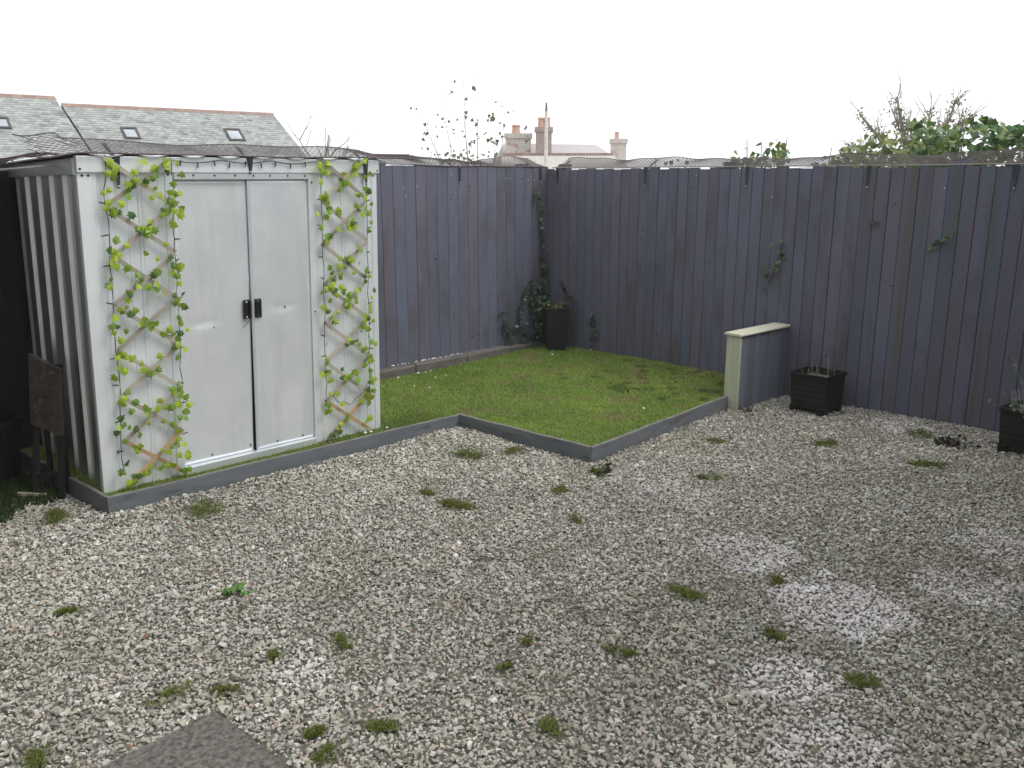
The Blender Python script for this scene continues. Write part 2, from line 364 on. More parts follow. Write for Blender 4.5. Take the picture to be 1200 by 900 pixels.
# timber kerbs along the foot of the fence behind the shed
x0 = 3.3
for k, L in enumerate((.62,.52,.56,.6,.55,.5)):
    x1 = min(x0+L, 6.6)
    if x1-x0 < .1: break
    b = MB(); h = .165+.006*math.sin(k*2.2); rr = []
    for j in range(7):
        xx = .004+(x1-x0-.008)*j/6; q = .003*math.sin(j*2.1+k)
        rr.append([(xx,-.105+q,0),(xx,-.107+q,h-.012),(xx,-.097+q,h+q),(xx,-.012,h+q),(xx,0,h-.01),(xx,0,0)])
    b.loft(rr)
    o = b.build('kerb_block', m_kerb); o.location = (x0, fence_y(x0)-.022, .01); o.rotation_euler = (0,0,ang)
    tag(o, ['rough grey timber kerb block half hidden behind the shed','grey timber kerb block leaving the shed corner','pale dusted grey timber kerb block along the fence foot','long grey timber kerb block before the ivy tendril','grey timber kerb block under the creeping ivy','short grey timber kerb block ending near the tall pot'][k], 'kerb', 'timber kerbs along the fence')
    x0 = x1

# ------------------------------------------------------------ the shed
SH = (1.868, 4.656, 0); SA = R(-4.29)
shed = empty('metal_shed', SH, SA, 'silver zinc garden shed with two sliding doors and ribbed side', 'shed')
LX = [-.1,0,.1,.45,.9,1.35,1.83,2.]; LV = [.04,.045,.07,.085,.062,.047,.04,.04]
def lean(x): return float(np.interp(x, LX, LV))
def W(x, y, z): return (x + lean(x)*(z-.1)/1.7, y, z)
Wd = 1.825; DP = 1.1; ZB = .085; ZT = 1.80
def sect(pts, z0, z1, name, mat, th=.0, nz=8):
    """extrude an open profile (x,y) upwards"""
    b = MB(); n = len(pts)
    for k in range(nz+1):
        z = z0+(z1-z0)*k/nz; b.v += [(x, y, z) for x, y in pts]
    for k in range(nz):
        for i in range(n-1): b.f.append((k*n+i, k*n+i+1, (k+1)*n+i+1, (k+1)*n+i))
    o = link(name, b.mesh(name, mat, warp=W), shed)
    s = o.modifiers.new('solid', 'SOLIDIFY'); s.thickness = .003; s.offset = 0
    return o
def rib(x, w=.012, d=.008): return [(x-w,0),(x-w*.6,-d),(x+w*.6,-d),(x+w,0)]
def groove(x, w=.008, d=.008): return [(x-w,0),(x-w*.4,d),(x+w*.4,d),(x+w,0)]
# front panels with their pressed ribs
pr = [(0.0,0.0)] + groove(.028,.004,.003) + groove(.075,.009,.012) + groove(.105,.006,.006) + groove(.20,.006,.006) + groove(.255,.007,.01) + groove(.275,.006,.007) + groove(.36,.006,.006) + [(.40,0)]
sect(pr, ZB, ZT, 'front_panel', m_zinc)
pr = [(1.36,0.0)] + groove(1.42,.006,.006) + groove(1.49,.006,.006) + groove(1.555,.007,.01) + groove(1.575,.006,.007) + groove(1.66,.006,.006) + groove(1.73,.007,.01) + groove(1.755,.006,.006) + [(Wd,0)]
sect(pr, ZB, ZT, 'front_panel', m_zinc)
# box ribbed side, x = 0 plane; ribs stand out to -x
sp = [(0.002, .0), (0.002,.035)]
yy = .035
for k in range(5):
    sp += [(.0,yy),(-.018,yy+.008),(-.018,yy+.11),(0.,yy+.118)]; yy += .222
sp += [(0., DP)]
sp2 = [(x+.02, y) for x, y in sp]
o = sect(sp2, ZB, ZT, 'side_panel', m_zincs)
o = sect([(Wd-.003,.003),(Wd-.003,.3),(Wd-.01,.31),(Wd-.01,.5),(Wd-.003,.51),(Wd-.003,DP)], ZB, ZT, 'side_panel', m_zincs)
sect([(.0,DP),(Wd,DP)], ZB, ZT, 'rear_panel', m_zincs)
def sbox(x0, x1, y0, y1, z0, z1, name, mat, parent=None, bevel=0.003):
    b = MB(); nz = max(1, int((z1-z0)/.2)); rings = []
    for k in range(nz+1):
        z = z0+(z1-z0)*k/nz; rings.append([(x0,y0,z),(x1,y0,z),(x1,y1,z),(x0,y1,z)])
    b.loft(rings); return b.build(name, mat, parent or shed, bevel=bevel, warp=W)
# corner posts, header, trims
sbox(-.012, .05, -.006, .03, ZB, ZT, 'corner_post', m_zinc)
sbox(Wd-.032, Wd+.008, -.008, .03, ZB, ZT, 'corner_post', m_zinc)
hd = sbox(-.014, Wd+.02, -.022, .02, 1.800, 1.884, 'header', m_zinc, bevel=.004)
b = MB(); b.loft([[(-.02,.022,1.79),(-.005,.022,1.79),(-.005,.022,1.872),(-.02,.022,1.872)], [(-.02,DP+.05,1.775),(-.005,DP+.05,1.775),(-.005,DP+.05,1.845),(-.02,DP+.05,1.845)]])
b.build('side_trim', m_zincs, shed, warp=W)
# low pent roof with standing ribs
b = MB(); rings = []
for k in range(0, 37):
    x = -.08+ (Wd+.18)*k/36; dz = .014 if k % 4 in (1,2) else 0
    rings.append([(x,-.03,1.886+dz),(x,DP+.1,1.853+dz),(x,DP+.1,1.847+dz),(x,-.03,1.880+dz)])
b.loft(rings); b.build('roof', m_zinc, shed, warp=W)
# door opening: dark inside, frame, two doors
sbox(.44, 1.35, .035, .05, ZB+.02, 1.79, 'door_recess', m_gap, bevel=0)
sbox(.40, .445, -.012, .034, ZB, 1.799, 'door_jamb', m_zinc)
sbox(1.318, 1.362, -.012, .034, ZB, 1.799, 'door_jamb', m_zinc)
sbox(.4455, 1.3175, -.016, .02, 1.764, 1.7985, 'door_rail', m_trim)
sbox(.4455, 1.3175, -.03, .03, ZB, ZB+.045, 'door_rail', m_trim)
def door(x0, x1, y, seed, lap=0, gap=0):
    r = np.random.default_rng(seed); nx, nz = 26, 84; z0, z1 = ZB+.046, 1.763
    gx = np.linspace(x0, x1, nx); gz_ = np.linspace(z0, z1, nz); b = MB()
    for z in gz_:
        for x in gx:
            u = (x-x0)/(x1-x0)
            bow = .004*math.sin(math.pi*u)*math.sin(math.pi*(z-z0)/(z1-z0))
            cr = .009*math.exp(-((z-.955-.02*u)/.022)**2)*math.sin(math.pi*min(1,max(0,(u-.02)/.62)))**2 if seed == 1 else .008*math.exp(-((z-1.005)/.018)**2)*math.sin(math.pi*min(1,max(0,(u-.15)/.7)))**2
            cr2 = .008*math.exp(-((z-.85)/.10)**2)*math.sin(math.pi*u) + .004*math.exp(-((z-1.18)/.06)**2)*math.exp(-((u-(.95 if seed == 1 else .1))/.12)**2)
            wob = .003*math.sin(5*u+seed)*math.sin(2.1*z+seed*2)+.0012*math.sin(9*u+3*z+seed)*math.sin(4.3*z-seed)
            xx = x
            if seed == 1: xx -= u**6*.017*min(1., max(0., (1.45-z)/1.2))
            b.v.append((xx, y-bow+cr-cr2*.6+wob, z))
    for j in range(nz-1):
        for i in range(nx-1): b.f.append((j*nx+i, j*nx+i+1, (j+1)*nx+i+1, (j+1)*nx+i))
    me = b.mesh('door', m_zincd, smooth=True, warp=W); o = link('door', me, shed)
    s = o.modifiers.new('solid', 'SOLIDIFY'); s.thickness = .004; s.offset = 0
    return o
d1 = door(.447, .906, .012, 1); d2 = door(.912, 1.3165, .004, 2)
# meeting stile of the right hand door and its dark gap
def stile(x0, x1, y0, y1, taper, name, mat, parent):
    b = MB(); rings = []
    for k in range(9):
        z = ZB+.046+(1.763-ZB-.046)*k/8; xa = x0+taper*max(0, z-1.3); rings.append([(xa,y0,z),(x1,y0,z),(x1,y1,z),(xa,y1,z)])
    b.loft(rings); return b.build(name, mat, parent, warp=W, bevel=.003)
stile(.904, .922, -.006, .008, -.004, 'door_stile', m_trim, d2)
def handle(x, parent, flip):
    b = MB(); z0, z1 = .955, 1.068; w = .042
    b.box(x, x+w, -.012, .006, z0, z1)
    b.box(x+(.030 if not flip else .0), x+(.042 if not flip else .012), -.028, -.011, z0+.004, z1-.004)
    h = b.build('door_handle', m_black, parent, bevel=.004, warp=W)
    for z in (z0+.012, z1-.012): MB().box(x+.012, x+.019, -.0145, -.0125, z-.0045, z+.0045).build('screw', m_white, h, warp=W)
handle(.850, d1, False); handle(.925, d2, True)
b = MB(); b.tube([(.885,-.02,.965),(.868,-.022,.935),(.83,-.02,.905)], .0018); b.build('tie_wire', m_wire, d1, warp=W)
def screws(pts, parent=shed):
    for x, y, z in pts:
        b = MB(); r = .0065
        b.loft([[(x+r*math.cos(k*math.pi/3), y, z+r*math.sin(k*math.pi/3)) for k in range(6)], [(x+.6*r*math.cos(k*math.pi/3), y-.004, z+.6*r*math.sin(k*math.pi/3)) for k in range(6)]])
        b.build('screw', m_screw, parent, warp=W)
screws([(.47,-.0165,1.787),(.56,-.0165,1.787),(.69,-.0165,1.786),(.82,-.0165,1.786),(.94,-.0165,1.785),(1.05,-.0165,1.785),(1.17,-.0165,1.785),(1.29,-.0165,1.785),
        (.415,-.0125,1.79),(.43,-.0125,1.745),(1.34,-.0125,1.745),(.43,-.0125,.93),(1.34,-.0125,.95),(.01,-.0065,1.785),(.035,-.0065,1.785),(Wd-.02,-.0085,1.785),
        (.0,-.0225,1.818),(Wd+.005,-.0225,1.818),(.66,.006,.925),(1.13,-.001,1.0),(.87,.006,.17),(.62,.006,.165),(.08,.0,.30),(1.23,-.001,.16),(1.05,-.001,.16)])

# ------------------------------------------------------------ trellises with artificial leaves
def leaf_mesh(name, mat, s=1., fold=.25):
    pts = [(0,-.5),(.22,-.42),(.5,-.30),(.36,-.02),(.44,.22),(.17,.20),(0,.56),(-.17,.20),(-.44,.22),(-.36,-.02),(-.5,-.30),(-.22,-.42)]
    v = [(0,0,.04*s)] + [(x*s, y*s, -fold*abs(x)*s*.8) for x, y in pts]
    me = bpy.data.meshes.new(name); me.from_pydata(v, [], [(0, i+1, (i+1) % 12+1) for i in range(12)])
    me.materials.append(mat); return me
leafs = [leaf_mesh('leaf', m, .044) for m in (m_leafA, m_leafA, m_leafB, m_leafB, m_leafC)]
def trellis(xl, xr, ztop, zbot, ncell, label, seed, nleaf, yellow):
    r = random.Random(seed)
    t = empty('leafy_trellis', (SH[0], SH[1], SH[2]), SA, label, 'trellis', 'trellises on the shed front')
    dz = (ztop-zbot)/ncell; y0 = -.034
    for k in range(ncell):
        za = ztop-k*dz; zb = za-dz
        j = lambda: r.uniform(-.008,.008)
        last = k == ncell-1
        wA = Vector(W(xl-.006+j(), y0-.006, za+j())); wB = Vector(W(xr+.006+j(), y0-.006, zb+j()))
        MB().obox(wA, wB, .005, .022, up=(0,0,1)).build('slat', m_slatn if last else m_slat, t)
        wA = Vector(W(xr+.006+j(), y0-.013, za+j())); wB = Vector(W(xl-.006+j(), y0-.013, zb+j()))
        MB().obox(wA, wB, .005, .022, up=(0,0,1)).build('slat', m_slatn if last else m_slat, t)
    for k in range(nleaf):
        c = r.random(); cell = r.randrange(ncell); u = r.random()
        zc = ztop-(cell+u)*dz
        if c < .34: x = xl+(xr-xl)*u
        elif c < .60: x = xr-(xr-xl)*u
        elif c < .74: x = xl-.01
        elif c < .90: x = xr+.01
        else: x = r.uniform(xl, xr)
        # small sprays of two or three leaves
        for q in range(r.choice((1,1,2))):
            xx = x+r.uniform(-.035,.035); zz = min(ztop-.01, max(zbot+.02, zc+r.uniform(-.035,.03)))
            hi = zz/1.9
            w = [yellow*.8, yellow*.8, .55, .6, .28+.5*max(0,hi-.7)]
            o = link('leaf', leafs[r.choices(range(5), w)[0]], t)
            o.location = W(xx, y0-.026-r.uniform(0,.025), zz)
            o.rotation_euler = (R(90+r.uniform(-40,15)), R(r.uniform(-70,70))+ (math.pi if r.random()<.55 else 0), R(r.uniform(-35,35)))
            s = r.uniform(.7,1.15); o.scale = (s, s, s)
    return t
trellis(.10, .415, 1.88, .112, 7, 'wooden lattice trellis with lime ivy leaves beside the ribbed corner of the shed', 3, 185, 1.1)
trellis(1.395, 1.715, 1.885, .112, 7, 'wooden lattice trellis with lime ivy leaves by the shed edge nearest the fence corner', 5, 165, 1.1)

# string of little lights along header and trellis edges
sl = empty('string_lights', SH, SA, 'thin dark wire of small unlit fairy lights strung over the shed front', 'string lights')
def wire(pts, r=.0025): MB().tube([W(*p) for p in pts], r, 4).build('wire', m_wire, sl)
rr = random.Random(2)
def wav(x, z0, z1, y=-.044, n=22, a=.008): return [(x+rr.uniform(-a,a), y, z0+(z1-z0)*k/n) for k in range(n+1)]
wire(wav(.088, 1.86, .2)); wire(wav(.425, 1.86, .55)); wire(wav(1.385, 1.86, .35)); wire(wav(1.725, 1.86, .35))
wire([(.40+.98*k/24, -.036, 1.872-.018*abs(math.sin(k*.4))) for k in range(25)])
wire([(1.40+.3*k/10, -.05, .42-.10*math.sin(math.pi*k/10)+.012*math.sin(k*2)) for k in range(11)])
def bulb(x, y, z, dx, dz): MB().tube([W(x,y,z), W(x+dx, y, z+dz)], [.0045,.003], 5).build('bulb', m_wire, sl)
for k in range(9): bulb(.48+.1*k, -.036, 1.866-.01*(k%2), .006*((k%3)-1), -.03)
for k in range(9):
    for x in (.088,.425,1.385,1.725): bulb(x, -.044, 1.65-.16*k-rr.uniform(0,.06), .03*(1 if x in (.425,1.725) else -1)*rr.choice((1,.6)), rr.uniform(-.006,.012))

# ------------------------------------------------------------ netting and its brackets
def netting(name, P, U, label, seed, cell=.03, width=.24, cordmat=None, r=.0024):
    """P(s): foot of the net at length s, U(s): unit direction over its width"""
    b = MB(); Lg = P[1]; foot = P[0]
    nseg = 5; k = 0; s = -width
    while s < Lg:
        for d in (1, -1):
            pts = []
            for j in range(nseg+1):
                w = width*j/nseg; ss = s + (w if d == 1 else width-w)
                if 0 <= ss <= Lg: pts.append(Vector(foot(ss)) + Vector(U(ss, w/width))*w)
            if len(pts) > 1: b.tube(pts, r, 3, False)
        s += cell
    o = b.build(name, m_net); tag(o, label, 'netting')
    for w, rad, mt in ((0, .005, cordmat or m_net), (1, .0035, m_net)):
        c = MB(); c.tube([Vector(foot(Lg*k/90)) + Vector(U(Lg*k/90, w))*width*w for k in range(91)], rad, 5)
        q = c.build('edge_cord', mt, o)
    return o
def wob(s, f, ph): return math.sin(s*f+ph)*.6 + math.sin(s*f*2.3+ph*1.7)*.4
netting('fence_netting', (lambda s: (6.765, 5.5-s, 1.862+.002*wob(s,5,1)), 5.4),
        lambda s, t: Vector((.8, 0, .25+.06*wob(s,2.1,.5)*t+.05*wob(s,7,.2)*t)).normalized(), 'strip of dark diamond mesh netting along the top of the planter fence', 1, cordmat=m_cord, width=.26, cell=.038, r=.0026)
def fbp(s): X = 4.72+s; return (X, fence_y(X)-.02, 1.884-.012*sm(s/.8)+.003*wob(s,4,2))
netting('fence_netting', (fbp, 2.05), lambda s, t: Vector((0, .85, .26+.10*wob(s,2.6,2.2)*t+.05*wob(s,8,.3)*t)).normalized(), 'strip of dark mesh netting sagging along the fence between shed and corner', 2, width=.26, cell=.04, r=.0024)
ca, sa = math.cos(SA), math.sin(SA)
def S2W(x, y, z): x, y, z = W(x, y, z); return (SH[0]+x*ca-y*sa, SH[1]+x*sa+y*ca, z)
def shp(s):
    x = -.2+s; z = 1.896 + .005*wob(s,3,1) - .03*math.exp(-((x+.16)/.10)**2); return S2W(x, -.05, z)
def shu(s, t):
    x = -.2+s; up = .08*math.exp(-max(0,x)/.75)+.20+.05*wob(s,4,2)
    if x < 0: up += .10*t
    if x > 1.9: up = .1
    return Vector((-.05, .85, up)).normalized()
netting('shed_netting', (shp, 2.50), shu, 'strip of dark mesh netting lying over the top of the shed doors', 3, width=.26, cell=.036, r=.0017)
netting('roof_netting', (lambda s: S2W(-.06, .05+s, 1.885+.012*wob(s,5,0)), 1.0), lambda s, t: Vector((-.9, .1, .12-.35*t+.12*wob(s,6,1))).normalized(), 'loose flap of dark netting hanging over the roof edge above the ribs', 4, width=.22)
# pale arm under the flap
b = MB(); b.tube([S2W(.0,.25,1.84), S2W(-.18,.40,1.82), S2W(-.42,.62,1.80)], .007, 6); tag(b.build('net_support_rod', m_trim), 'thin grey rod propping the netting beside the ribbed side', 'rod')
def bracket(loc, rz, label, ln=.17, back=.2, up=.12, w=.036, group=None):
    t = empty('netting_bracket', loc, rz, label, 'bracket', group)
    b = MB(); b.loft([[(-w/2,-.004,0),(w/2,-.004,0),(w/2,0,0),(-w/2,0,0)], [(-.005,-.004,-ln),(.005,-.004,-ln),(.005,0,-ln),(-.005,0,-ln)]]); b.build('plate', m_brack, t)
    b = MB(); b.obox((0,-.006,-.03),(0,back,up),.02,.005); b.build('arm', m_brack, t)
    MB().box(-.004,.004,-.0065,-.0035,-ln+.008,-ln+.016).build('screw', m_white, t)
G = 'brackets carrying the netting'
for Y in (5.427, 4.42, 3.43, 2.443, 1.46): bracket((6.756, Y, 1.862), R(-90), {5.427:'tapered dark bracket on the planter fence tight in the corner',4.42:'tapered dark bracket on the plank fence above the open lawn',3.43:'tapered dark bracket on the plank fence above the cream wall',2.443:'tapered dark bracket on the plank fence above the tiny ivy tuft',1.46:'tapered dark bracket on the plank fence near the silvery planter'}[Y], up=.07, group=G)
for X in (5.63, 6.66): bracket((X, fence_y(X)-.022, 1.858), ang, 'slim dark bracket on the flat board fence ' + ('midway between shed and corner' if X < 6 else 'above the climbing ivy'), .14, up=.06, w=.028, group=G)
for x, ln, lab in ((.152,.17,'dark tapered steel bracket over the trellis at the ribbed shed corner'), (.915,.095,'dark tapered steel bracket above the shed door handles'), (1.735,.165,'dark tapered steel bracket over the trellis at the far shed edge')):
    x, y, z = S2W(x, -.0225 if ln < .1 else -.023, 1.89); bracket((x, y, z), SA, lab, ln, .15, .06, .042, group=G)

# ------------------------------------------------------------ short screen wall at the end of the bed
wd = Vector((6.74-6.05, 2.965-3.045, 0)); wl = wd.length
sw = empty('screen_wall', (6.05, 3.04, 0), math.atan2(wd.y, wd.x), 'short cream edged grey panel wall between lawn and planter', 'low wall')
MB().box(0, .024, .0, .125, .06, .582).build('end_post', m_cream, sw, bevel=.004)
MB().box(0, .024, .0, .085, -.03, .0585).build('end_post_foot', m_cream, sw, bevel=.003)
for k in range(7):
    a = .0255+(wl-.028)*k/7; e = .0255+(wl-.028)*(k+1)/7
    MB().box(a+.0006, e-.0006, .006+.0015*(k%2), .026, -.03, .581).build('panel_board', m_panel, sw, bevel=.002)
MB().box(.0255, wl-.005, .10, .12, .02, .581).build('rear_panel', m_panel, sw)
b = MB(); rr_ = []
for k in range(9):
    x = -.016+(wl+.01)*k/8; rr_.append([(x,-.012,.584),(x,.135,.584),(x,.142,.592),(x,.138,.605),(x,-.008,.605),(x,-.016,.594)])
b.loft(rr_); b.build('cap', m_creamc, sw, bevel=.003)
MB().box(wl-.09, wl-.075, .05, .058, .604, .625).build('cap_hook', m_trim, sw)

# ------------------------------------------------------------ planters
def planter(loc, rz, label, s=.315, h=.315):
    t = empty('square_planter', loc, rz, label, 'planter', 'square black planters by the fence')
    b = MB()
    q = lambda w, z: [(-w/2,-w/2,z),(w/2,-w/2,z),(w/2,w/2,z),(-w/2,w/2,z)]
    b.loft([q(s*.86,.035), q(s*.94,h*.86), q(s*.94,h*.9), q(s,h*.905), q(s,h), q(s*.9,h), q(s*.88,h*.86)], cap=False)
    b.f.append((0,1,2,3)); b.build('body', m_black, t, bevel=.003)
    for z in (.09,.135,.18,.225):
        w = s*(.86+.08*z/(h*.86))+.008
        bb = MB(); bb.loft([q(w-.009,z), q(w-.005,z+.006), q(w-.005,z+.022), q(w-.009,z+.028)], cap=False); bb.build('band', m_black, t)
    for sx in (-1,1):
        for sy in (-1,1): MB().frustum(sx*s*.36, sy*s*.36, -.01, .06, .055, .065).build('foot', m_black, t, bevel=.004)
    bb = MB(); bb.loft([q(s*.875,h*.80), q(s*.875,h*.83)]); bb.build('soil', m_soil, t)
    return t
planter((6.455, 2.575, 0), R(-5), 'black plastic square planter with dry brown stems beside the cream post')
planter((6.37, 1.08, 0), R(-8), 'black plastic square planter holding a silvery leafed plant', .33, .31)
tp = empty('tall_pot', (6.555, 5.27, .105), R(-38), 'tall tapered charcoal pot standing in the fence corner', 'plant pot')
b = MB(); q = lambda w, z: [(-w/2,-w/2,z),(w/2,-w/2,z),(w/2,w/2,z),(-w/2,w/2,z)]
b.loft([q(.165,0), q(.24,.42), q(.255,.425), q(.255,.445), q(.235,.445), q(.225,.40)], cap=False); b.f.append((0,1,2,3)); b.build('body', m_pot, tp, bevel=.006)
bb = MB(); bb.loft([q(.222,.385), q(.224,.40)]); bb.build('soil', m_soil, tp)

# ------------------------------------------------------------ leaves in quantity
LP = np.array([(0,-.5),(.5,-.30),(.36,.05),(0,.56),(-.36,.05),(-.5,-.30)])
def foliage(name, P, size, nrm, spread, palette, mat, parent=None, seed=1, droop=0.3):
    """leaf-sized faces at points P; nrm = mean facing"""
    r = np.random.default_rng(seed); P = np.asarray(P, float); n = len(P)
    N_ = np.asarray(nrm, float)[None] + spread*r.standard_normal((n, 3)); N_ /= np.linalg.norm(N_, axis=1)[:, None]
    ref = np.array([0,0,-1.])[None] + .5*r.standard_normal((n, 3)); a = np.cross(N_, ref); a /= np.linalg.norm(a, axis=1)[:, None]; b = np.cross(a, N_)
    s = size*r.uniform(.6, 1.2, n)
    V = P[:, None] + a[:, None]*(LP[:, 0][None, :, None]*s[:, None, None]) + (-b[:, None])*(LP[:, 1][None, :, None]*s[:, None, None]*-1)
    V = V - N_[:, None]*(np.abs(LP[:, 0])[None, :, None]*s[:, None, None]*.3)
    idx = np.arange(n)[:, None]*6
    F = np.concatenate([idx+np.array([[0,1,2,3]]), idx+np.array([[0,3,4,5]])])
    pal = np.array(palette); c = pal[r.integers(0, len(pal), n)]*r.uniform(.7,1.25,(n,1))
    return link(name, npmesh(name, V.reshape(-1,3), F, mat, np.repeat(c[:, None], 6, 1).reshape(-1,3)), parent)
IVY = [(.03,.07,.035),(.025,.055,.03),(.05,.10,.05),(.08,.14,.08)]
def vine(loc, label, paths, size, per_m, nrm, jit=.03, seed=1, pal=IVY, extra=None):
    t = empty('ivy', loc, 0, label, 'ivy', None); r = np.random.default_rng(seed); L0 = Vector(loc); b = MB(); pts = []
    for path in paths:
        pp = [Vector(p)-L0 for p in path]; b.tube(pp, [.004]*(len(pp)-1)+[.002], 4)
        for i in range(len(pp)-1):
            m = max(1, int((pp[i+1]-pp[i]).length*per_m))
            for k in range(m):
                p = pp[i].lerp(pp[i+1], (k+r.random())/m); o = np.array(nrm)*r.uniform(.01,.05)+ r.standard_normal(3)*jit*(1-np.abs(np.array(nrm))*.8)
                pts.append(np.array(p)+o)
    if extra is not None: pts += [np.array(Vector(p)-L0) for p in extra]
    b.build('stem', m_stem, t); foliage('foliage', pts, size, np.array(nrm)+np.array([0,0,.35]), .5, pal, m_ivy, t, seed)
    return t
def fy(x): return fence_y(x)-.03
def cl(x): return min(x, 6.73)
bush = []
for k in range(120):
    x = random.gauss(6.66, .07); z = random.triangular(.12, .85, .42); x = min(x, 6.74)
    bush.append((x, min(fy(x)-.01, 5.55)-abs(random.gauss(0,.035)), z))
for k in range(25): bush.append((random.uniform(6.40,6.66), random.uniform(5.40,5.52), random.uniform(.12,.24)))
vine((6.62, 5.5, .105), 'dark green ivy climbing the fence corner behind the tall pot', [
    [(6.66,5.50,.12),(6.72,5.54,.6),(6.70,5.55,.9),(6.68,5.55,1.25),(6.665,5.55,1.45),(6.63,5.55,1.57),(6.575,5.56,1.67)],
    [(6.66,5.50,.12),(6.69,5.54,.5),(6.715,5.54,.8),(6.69,5.55,1.0)],
    [(6.60,5.48,.15),(6.55,fy(6.55),.55),(6.53,fy(6.53),.82)],
    [(6.60,5.48,.15),(6.58,5.53,.6),(6.44,fy(6.44),.66),(6.36,fy(6.36),.50),(6.38,fy(6.38),.30),(6.42,5.49,.16)]], .042, 62, (-.5,-.85,0), .03, 4, extra=bush)
vine((6.22, fy(6.22), .17), 'small ivy tendril creeping up from the kerb left of the corner', [[(6.24,fy(6.24),.17),(6.22,fy(6.22),.28),(6.16,fy(6.16),.40),(6.10,fy(6.1),.53)]], .036, 85, (0,-1,0), .025, 6)
vine((6.745,5.2,.53), 'ivy sprig trailing over the rim side of the tall pot', [[(6.74,5.36,.78),(6.745,5.30,.68),(6.745,5.2,.60),(6.745,5.12,.53)]], .036, 80, (-1,0,0), .022, 7)
vine((6.745,4.95,.22), 'short ivy sprig low on the fence beside the tall pot', [[(6.745,4.93,.22),(6.745,4.95,.32),(6.745,4.94,.42),(6.745,4.97,.48)]], .036, 85, (-1,0,0), .022, 8)
LG = [(.07,.14,.045),(.10,.18,.05),(.05,.10,.04)]
vine((6.745,3.15,.92), 'sparse ivy sprig on the fence planks above the cream capped wall', [[(6.748,3.17,.92),(6.748,3.13,1.02),(6.748,3.10,1.15),(6.748,3.07,1.27)]], .045, 42, (-1,0,0), .03, 9, LG)
vine((6.745,1.9,1.28), 'thin ivy sprig lying slanted on the planks towards the leafy planter', [[(6.748,1.95,1.27),(6.748,1.88,1.32),(6.748,1.80,1.39)]], .035, 80, (-1,0,0), .012, 10, LG)
vine((6.745,2.36,1.44), 'tiny ivy tuft on the plank below a bracket', [[(6.748,2.40,1.44),(6.748,2.33,1.45)]], .03, 90, (-1,0,0), .008, 11)
# pot tops
yl = [(.14,.19,.04),(.2,.22,.05),(.08,.13,.04)]
t = empty('pot_plant', (6.555,5.27,.5), 0, 'low yellowish green seedlings growing in the tall corner pot', 'plant')
b = MB()
for k in range(9): x, y = random.uniform(-.08,.08), random.uniform(-.08,.08); b.tube([(x,y,0),(x*1.1,y*1.1,.07+random.uniform(0,.03))], .002, 4)
b.build('stem', m_stem, t); foliage('foliage', [(random.uniform(-.1,.1), random.uniform(-.1,.1), random.uniform(.02,.09)) for k in range(60)], .03, (0,-.3,.6), .6, yl, m_ivy, t, 12)
t = empty('dry_stems', (6.455,2.575,.26), 0, 'dry brown twiggy stems in the planter beside the cream post', 'plant'); b = MB()
for k in range(8):
    x, y = random.uniform(-.11,.11), random.uniform(-.11,.11); hh = random.uniform(.05,.2); dx, dy = random.uniform(-.05,.05), random.uniform(-.05,.05)
    b.tube([(x,y,-.012),(x+dx*.5,y+dy*.5,hh*.6),(x+dx,y+dy,hh)], [.0025,.002,.001], 4)
b.build('stem', m_bark, t); foliage('foliage', [(random.uniform(-.12,.12), random.uniform(-.12,.12), random.triangular(.0,.10,.01)) for k in range(40)], .022, (0,-.3,.7), .7, [(.13,.085,.06),(.09,.07,.045),(.08,.08,.045)], m_ivy, t, 13)
t = empty('silver_plant', (6.37,1.08,.25), 0, 'silvery green leafed plant with one long stem in the end planter', 'plant'); b = MB()
b.tube([(-.02,.05,-.01),(-.03,.07,.15),(-.06,.11,.27),(-.1,.16,.40)], [.003,.0022,.0016,.001], 5)
for k in range(22):
    x, y = random.uniform(-.1,.1), random.uniform(-.1,.1); b.tube([(x,y,-.01),(x*1.5,y*1.5,.09+random.uniform(0,.08))], .0022, 4)
b.build('stem', m_bark, t)
pts = [(random.gauss(0,.10), random.gauss(0,.10), random.triangular(.02,.12,.05)) for k in range(130)] + [(-.03-.07*u+random.gauss(0,.012), .07+.09*u+random.gauss(0,.012), .18+.2*u) for u in np.linspace(0,1,6)]
foliage('foliage', pts, .03, (-.4,-.3,.6), .55, [(.16,.2,.15),(.11,.15,.11),(.2,.23,.18),(.06,.1,.05)], m_ivy, t, 14)

# ------------------------------------------------------------ gravel
moss = [(3.17,3.24,.09),(1.22,2.7,.06),(1.34,2.59,.06),(1.84,2.53,.05),(1.6,2.01,.045),(3.1,1.74,.07),(2.5,1.68,.05),(1.97,1.58,.045),(2.93,.91,.05),(3.02,1.3,.035),(.78,2.69,.05),(1.4,2.02,.05),(1.43,2.14,.03),(1.61,2.65,.035),(2.21,4.23,.10),(3.2,3.5,.045),(2.13,1.94,.03),(3.44,2.61,.05),(5.67,2.16,.08),(5.64,1.51,.1),(4.51,2.42,.06),(3.84,3.8,.1),(3.48,1.5,.04),(2.34,2.0,.035),(1.23,3.58,.04),(3.74,2.96,.045),(4.1,3.65,.08),(4.14,2.98,.05),(5.2,2.75,.07),(6.3,1.75,.09),(1.62,4.72,.09)]
white = [(3.43,1.19,.29,1.),(3.67,1.72,.21,.75),(2.79,1.14,.17,.7),(3.97,.85,.2,.7),(4.56,.87,.18,.55),(2.47,.85,.19,.55),(4.12,2.42,.27,.3),(1.61,2.47,.11,.5),(6.44,1.93,.22,.5),(4.31,2.84,.19,.2)]
